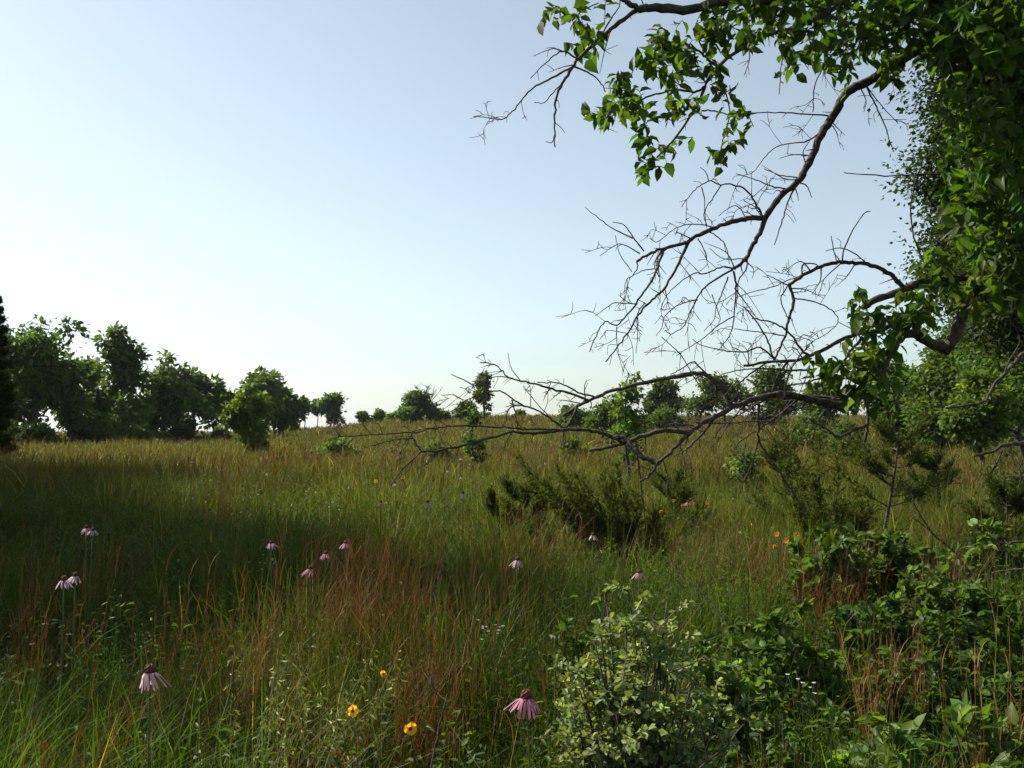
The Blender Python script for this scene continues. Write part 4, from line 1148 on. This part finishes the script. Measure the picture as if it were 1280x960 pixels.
# ---------------------------------------------------------------- flowers
def petals(mb, c, n, r0, L, Wd, droop, tint, axis_tilt=(0, 0), up=0.0, var=.15):
    """ring of strip petals round c"""
    tx, ty = axis_tilt
    for k in range(n):
        a = 6.283 * k / n + rng.normal(0, .08)
        d = droop + rng.normal(0, var)
        l = L * rng.uniform(.85, 1.12)
        e = np.array([math.cos(a), math.sin(a), 0]); s = np.array([-math.sin(a), math.cos(a), 0])
        pr = []
        for t, w in ((0, .45), (.3, .9), (.65, 1.0), (.9, .75), (1.0, .35)):
            ang = up - d * min(1, t * 1.6)
            o = e * (r0 + l * t * math.cos(d * .75 * min(1, .5 + t))) + np.array([0, 0, 1]) * (-l * t * math.sin(d * min(1, .45 + t * .6)) + up * l * t)
            pr.append((o - s * Wd * w / 2 + np.array([0, 0, -.12 * Wd]), o + np.array([0, 0, .1 * Wd]), o + s * Wd * w / 2 + np.array([0, 0, -.12 * Wd])))
        V = np.array(pr).reshape(-1, 3)
        V[:, 0] += tx * V[:, 2]; V[:, 1] += ty * V[:, 2]
        V = V + c
        q = []
        for i in range(4):
            q += [[3 * i, 3 * i + 1, 3 * i + 4, 3 * i + 3], [3 * i + 1, 3 * i + 2, 3 * i + 5, 3 * i + 4]]
        mb.add(V, q, None, np.asarray(tint) * math.exp(rng.normal(0, .08)))


def dome(mb, c, r, h, tint_lo, tint_hi, bumps=.1, rings=7, seg=14):
    V = []; C = []
    for i in range(rings):
        t = i / (rings - 1) * math.pi * .52
        for k in range(seg):
            a = 6.283 * (k + .5 * (i % 2)) / seg
            rr = r * math.cos(t * .97) * (1 + bumps * ((i + k) % 2))
            V.append([rr * math.cos(a), rr * math.sin(a), h * math.sin(t) * (1 + bumps * .5 * ((i + k) % 2))])
            f = i / (rings - 1)
            C.append(np.asarray(tint_lo) * (1 - f) + np.asarray(tint_hi) * f)
    V = np.array(V); q = []
    for i in range(rings - 1):
        for k in range(seg):
            q.append([i * seg + k, i * seg + (k + 1) % seg, (i + 1) * seg + (k + 1) % seg, (i + 1) * seg + k])
    n0 = len(V)
    V = np.vstack([V, [[0, 0, -h * .25]]])
    t = [[n0, (k + 1) % seg, k] for k in range(seg)]
    C.append(np.asarray(tint_lo))
    mb.add(V + c, q, t, np.array(C))


def stem_to(head, lean):
    gx_, gy_ = head[0] + lean[0], head[1] + lean[1]
    return np.array([gx_, gy_, gz(gx_, gy_)])


def coneflower(px, py, label, hz=.9, size=.8, droop=1.15, tint=(.55, .27, .36), npet=13, lean=None, tilt=(0, 0), d=None):
    # head height hz above the local ground fixes the distance
    if d is None:
        d = 6.0
        for _ in range(12):
            q = W(px, py, d)
            d = max(1.6, d + ((EYE[2] - (gz(q[0], q[1]) + hz)) * F / max(py - HOR, 8) - d) * .6)
    head = W(px, py, d)
    lean = (rng.normal(0, .06), rng.normal(0, .05)) if lean is None else lean
    base = stem_to(head, lean)
    root = thing("coneflower", base, label, "flower", "pale purple coneflowers")
    s = MB(); q = smooth_path([base, base * .55 + head * .45 + np.array([lean[0] * -.2, 0, 0]), head - np.array([0, 0, .004])], 5)
    s.tube(q, np.linspace(.0028, .0022, len(q)), 6, c=(.06, .085, .03))
    for k in range(3):
        b = q[1 + k]
        a = rng.uniform(0, 6.28)
        leaves(s, b[None], np.array([[math.cos(a), math.sin(a), .9]]), np.array([[0, 0, 1.0]]), .13, .016, np.array([[.055, .085, .025]]), 'near')
    part(s, "stem", M_SOLID, root)
    cn = MB(); dome(cn, head, .0155 * size, .022 * size, (.045, .012, .008), (.16, .042, .014), .14)
    part(cn, "cone", M_SOLID, root, smooth=False)
    pt = MB(); petals(pt, head, npet, .012 * size, .048 * size, .0078 * size, droop, tint, tilt)
    part(pt, "corolla", M_PETAL, root)


PK = (.46, .24, .30); WHT = (.45, .33, .37)
coneflower(187, 840, "sunlit pale pink coneflower with orange cone, alone at bottom left", tint=(.52, .37, .38), droop=1.25, hz=.86, size=.9, npet=15, tilt=(-.25, 0))
coneflower(658, 872, "pink coneflower with petals blown right, left of the pale shrub", tint=(.48, .21, .31), droop=1.05, hz=.84, size=.92, npet=14, tilt=(.15, 0))
for a in [(80, 725, "left flower of the shaded pair at far left", .92, 1.1),
          (94, 720, "right flower of the shaded pair at far left", .92, 1.0),
          (108, 660, "left coneflower of the upper pair in deep shade", .95, 1.1),
          (116, 663, "right coneflower of the upper pair in deep shade", .93, 1.0),
          (339, 679, "white looking coneflower in shade right of the leaning stems", .92, 1.05),
          (388, 711, "lowest of the four coneflowers left of the tall rust clump", .9, 1.0),
          (407, 692, "coneflower between the lowest and the purplish one by the rust clump", .9, 1.0),
          (432, 679, "purplish coneflower at the top of the tall rust clump", .92, 1.0),
          (647, 700, "purple coneflower in shade above the small leafy shoot", .9, 1.1),
          (535, 628, "dark coned purple flower where shade meets light", .95, 1.15),
          (579, 617, "dark coned flower right of the shade boundary one", .95, 1.1),
          (494, 604, "coneflower with whitish petals near the fork of bare twigs", .95, 1.0),
          (591, 571, "bright whitish coneflower under the small leafy sapling", .95, 1.0),
          (576, 573, "pink coneflower just left of the bright whitish one", .95, .9),
          (560, 588, "pinkish coneflower below the forked bare branch", .95, .9),
          (577, 596, "red tinged coneflower below the pinkish one in lit grass", .95, .9),
          (682, 578, "faint pink coneflower in the lit grass left of the cedar sprig", .95, .9),
          (741, 669, "whitish coneflower at the lower left of the sprawling cedar", .92, .95),
          (799, 716, "dark coneflower with few petals above the pale shrub", .9, .95),
          (476, 628, "half hidden dark coneflower left of the purple dark coned one", .95, .9),
          (860, 628, "pale pink coneflower among orange blooms right of the cedar", .92, .9),
          (240, 576, "tiny pink coneflower in the lit strip by the lone rust tuft", .95, 1.0),
          (277, 586, "tiny white coneflower in the lit strip", .95, 1.0)]:
    px, py, lab, hz, sz = a
    coneflower(px, py, lab, hz=hz, size=sz * .64, tint=WHT if 'whit' in lab or 'shade' in lab else PK, droop=rng.uniform(.85, 1.25), tilt=(rng.normal(.1, .25), 0))


def yellow(px, py, label, hz=.7, size=1.0, face=(0, -1, .25), centre=(.10, .02, .01), tint=(.80, .50, .02), group="small yellow meadow flowers", name="yellow_flower"):
    d = 5.0
    for _ in range(12):
        q = W(px, py, d)
        d = max(1.5, d + ((EYE[2] - (gz(q[0], q[1]) + hz)) * F / max(py - HOR, 8) - d) * .6)
    head = W(px, py, d)
    base = stem_to(head, (rng.normal(0, .05), rng.normal(0, .04)))
    root = thing(name, base, label, "flower", group)
    s = MB(); q = smooth_path([base, base * .5 + head * .5 + np.array([.02, 0, 0]), head], 5)
    s.tube(q, np.linspace(.0022, .0014, len(q)), 5, c=(.06, .09, .03)); part(s, "stem", M_SOLID, root)
    f = unit(np.array(face, float)); u = unit(np.cross(f, [0, 0, 1.0])); w = np.cross(u, f)
    R = np.stack([u, w, f], 1)
    pm = MB(); c0 = MB()
    petals(pm, np.zeros(3), 6, .003 * size, .0135 * size, .019 * size, -.55, tint, var=.1)
    pm.v = [(v @ R.T + head).astype(np.float32) for v in pm.v]
    part(pm, "corolla", M_PETAL, root)
    dome(c0, np.zeros(3), .0048 * size, .004 * size, centre, centre, .1, 4, 8)
    c0.v = [((v + [0, 0, .0015]) @ R.T + head).astype(np.float32) for v in c0.v]
    part(c0, "flower_disc", M_SOLID, root)


yellow(440, 889, "yellow cup shaped flower turned right, left of its pair at the bottom", face=(.75, -.65, .3), size=1.15)
yellow(513, 911, "lowest yellow flower with dark red eye", face=(.2, -.9, .35), size=1.1)
yellow(479, 843, "small yellow flower at the foot of the leaning rust clump", face=(.6, -.5, .5), size=.8)
for px, py, lab in [(504, 597, "tiny yellow bloom at the end of the hanging bare twig"), (470, 602, "tiny yellow bloom left of the hanging twig end")]:
    yellow(px, py, lab, hz=.85, size=1.3, tint=(.75, .5, .03), face=(0, -.8, .6))
for k, (px, py, lab) in enumerate([(842, 626, "pale orange bloom at the left of the orange group beside the round cedar"), (853, 633, "orange bloom low in the group beside the round cedar"), (868, 630, "brightest orange bloom by the round cedar"), (884, 629, "rightmost orange bloom of the group by the round cedar"),
                                   (826, 640, "lone orange bloom right of the sprawling cedar"), (972, 668, "top yellow bloom over the orange rust clump"), (983, 676, "middle yellow bloom over the orange rust clump"), (996, 668, "right yellow bloom over the orange rust clump"), (968, 684, "lower yellow bloom over the orange rust clump")]):
    yellow(px, py, lab, hz=.85, size=.95, tint=(.45, .17, .02) if k < 5 else (.5, .24, .02), face=(rng.normal(0, .5), -.8, .6), group="orange blooms right of centre", name="orange_flower", centre=(.3, .12, .02))


def white_spray(px, py, label, n, spread, hz=.62):
    d = 5.0
    for _ in range(12):
        q = W(px, py, d)
        d = max(1.5, d + ((EYE[2] - (gz(q[0], q[1]) + hz)) * F / max(py - HOR, 8) - d) * .6)
    head = W(px, py, d)
    base = stem_to(head, (0, 0))
    root = thing("white_wildflower", base, label, "flower", "sprays of tiny white flowers")
    s = MB(); b = MB()
    fork = base * .25 + head * .75
    s.tube([base, fork], [.002, .0016], 5, c=(.06, .09, .03))
    for k in range(n):
        e = head + np.array([rng.normal(0, spread), rng.normal(0, spread), rng.normal(0, spread * .4)])
        s.tube([fork, fork * .4 + e * .6 + np.array([0, 0, .01]), e], [.001, .0008, .0006], 3, c=(.07, .1, .035))
        petals(b, e, 7, .001, .0055, .004, .05, (.75, .75, .72), (0, 0), var=.1)
        dome(b, e, .002, .002, (.5, .36, .04), (.5, .36, .04), 0, 3, 6)
    part(s, "stem", M_SOLID, root); part(b, "blossoms", M_PETAL, root)


white_spray(617, 788, "spray of tiny white flowers in the dark grass right of centre", 12, .045)
white_spray(330, 703, "spray of tiny white flowers under the white looking coneflower", 9, .06)
white_spray(231, 605, "spray of tiny white flowers far back in the shade at left", 9, .12, .7)
white_spray(565, 655, "sprinkle of white florets by the rust stems in mid meadow", 8, .07)
white_spray(1005, 850, "small white florets among the right shrubs", 6, .03, .7)

# ---------------------------------------------------------------- fallen and standing dead sticks
def stick(pts, d0, dd, r0, r1, label, extra=(), name="dead_stick"):
    mb = MB()
    limb(mb, pts, r0, r1, dd=dd, d0=d0, spurs=1.5)
    for e in extra:
        limb(mb, e, r1 * 1.3, r1 * .8)
    v = np.concatenate(mb.v)
    b = v[np.argmin(v[:, 2])]
    gzv = gz(b[0], b[1])
    mb.tube([[b[0], b[1], gzv - .02], b], [.004, .0035], 5)
    o = mb.build(name, M_DEAD, None, np.array([b[0], b[1], gzv]))
    tag(o, label, "stick", "dead sticks in the right meadow")


stick([(1230, 735), (1189, 687), (1165, 665), (1145, 635), (1138, 612), (1127, 600)], 5.6, .1, 1.8, .7, "forked dark stick rising left out of the right shrubs", [[(1165, 665), (1152, 655), (1140, 647)]])
stick([(1300, 676), (1275, 677), (1250, 678), (1232, 665)], 5.5, .1, 1.6, .8, "dark stick lying flat at the right edge", [[(1250, 678), (1258, 690)]])
stick([(1290, 712), (1262, 712), (1240, 716)], 4.9, .1, 1.6, .8, "pale stick just below the flat dark stick at the right edge")
stick([(1165, 800), (1185, 775), (1215, 745), (1240, 718)], 4.4, .2, 1.2, .7, "pale thin twig slanting up through the dense right shrub")
stick([(912, 790), (900, 768), (880, 742), (855, 720), (838, 705)], 4.4, .3, 1.3, .6, "thin dark twig arching over the grass above the pale shrub")
stick([(528, 1010), (540, 950), (550, 905), (559, 868)], 2.2, .1, 1.7, .8, "pale straight dead stem standing at the bottom centre")
stick([(860, 975), (880, 955), (905, 935), (930, 905)], 2.4, .1, 1.3, .7, "bleached twig leaning right under the pale shrub")

# ---------------------------------------------------------------- summer haze
HAZE = 0.00015
zlo = float(Z.min()) - 1.0
mb = MB()
hv = np.array([[x_, y_, z_] for z_ in (zlo, 30.0) for y_ in (-4100, 4100) for x_ in (-4100, 4100)], float)
mb.add(hv, [[0, 2, 3, 1], [4, 5, 7, 6], [0, 1, 5, 4], [1, 3, 7, 5], [3, 2, 6, 7], [2, 0, 4, 6]])
mh = bpy.data.materials.new("haze_air"); mh.use_nodes = True
mh.node_tree.nodes.clear()
ho = mh.node_tree.nodes.new("ShaderNodeOutputMaterial")
pv = mh.node_tree.nodes.new("ShaderNodeVolumePrincipled")
pv.inputs["Color"].default_value = (.85, .9, .95, 1)
pv.inputs["Density"].default_value = HAZE
pv.inputs["Anisotropy"].default_value = 0.3
mh.node_tree.links.new(pv.outputs[0], ho.inputs["Volume"])
o = mb.build("haze", mh, smooth=False)
o["kind"] = "stuff"; o["label"] = "thin pale summer haze over the whole meadow"; o["category"] = "haze"

# ---------------------------------------------------------------- light, sky
SUN_EL = math.radians(41)
SUN_AZ = math.radians(-60)      # measured from +Y towards +X: the sun stands at the left
to_sun = np.array([math.sin(SUN_AZ) * math.cos(SUN_EL), math.cos(SUN_AZ) * math.cos(SUN_EL), math.sin(SUN_EL)])
sun = bpy.data.lights.new("sun", 'SUN')
sun.energy = 5.0
sun.angle = math.radians(0.53)
sun.color = (1.0, .93, .80)
so = bpy.data.objects.new("sun", sun)
from mathutils import Vector
so.rotation_euler = Vector(to_sun).to_track_quat('Z', 'Y').to_euler()
so.location = (-30, 0, 40)
COL.objects.link(so)

world = bpy.data.worlds.new("World")
scene.world = world
world.use_nodes = True
wn = world.node_tree
bg = wn.nodes["Background"]
sky = wn.nodes.new("ShaderNodeTexSky")
sky.sky_type = 'NISHITA'
sky.sun_disc = False
sky.sun_elevation = SUN_EL
sky.sun_rotation = SUN_AZ
sky.altitude = 100
sky.air_density = 1.0
sky.dust_density = 0.8
sky.ozone_density = 3.0
hs = wn.nodes.new("ShaderNodeHueSaturation")
hs.inputs["Saturation"].default_value = 0.52
wb = wn.nodes.new("ShaderNodeMix"); wb.data_type = 'RGBA'; wb.blend_type = 'MULTIPLY'; wb.inputs[0].default_value = 1
wb.inputs[7].default_value = (.92, .99, .965, 1)      # hazy summer air, less blue than the model's
wn.links.new(sky.outputs[0], hs.inputs["Color"]); wn.links.new(hs.outputs[0], wb.inputs[6])
wn.links.new(wb.outputs[2], bg.inputs["Color"])
bg.inputs["Strength"].default_value = 0.081

vs = scene.view_settings
scene.display_settings.display_device = 'sRGB'
vs.view_transform = 'Standard'
vs.look = 'None'
vs.exposure = 1.0
vs.gamma = 1.0
vs.use_curve_mapping = False
scene.render.engine = 'CYCLES'
cy = scene.cycles
cy.use_denoising = True
cy.denoiser = 'OPENIMAGEDENOISE'
cy.denoising_input_passes = 'RGB_ALBEDO_NORMAL'
cy.denoising_prefilter = 'ACCURATE'
cy.max_bounces = 6
cy.diffuse_bounces = 3
cy.glossy_bounces = 2
cy.transmission_bounces = 4
cy.transparent_max_bounces = 4
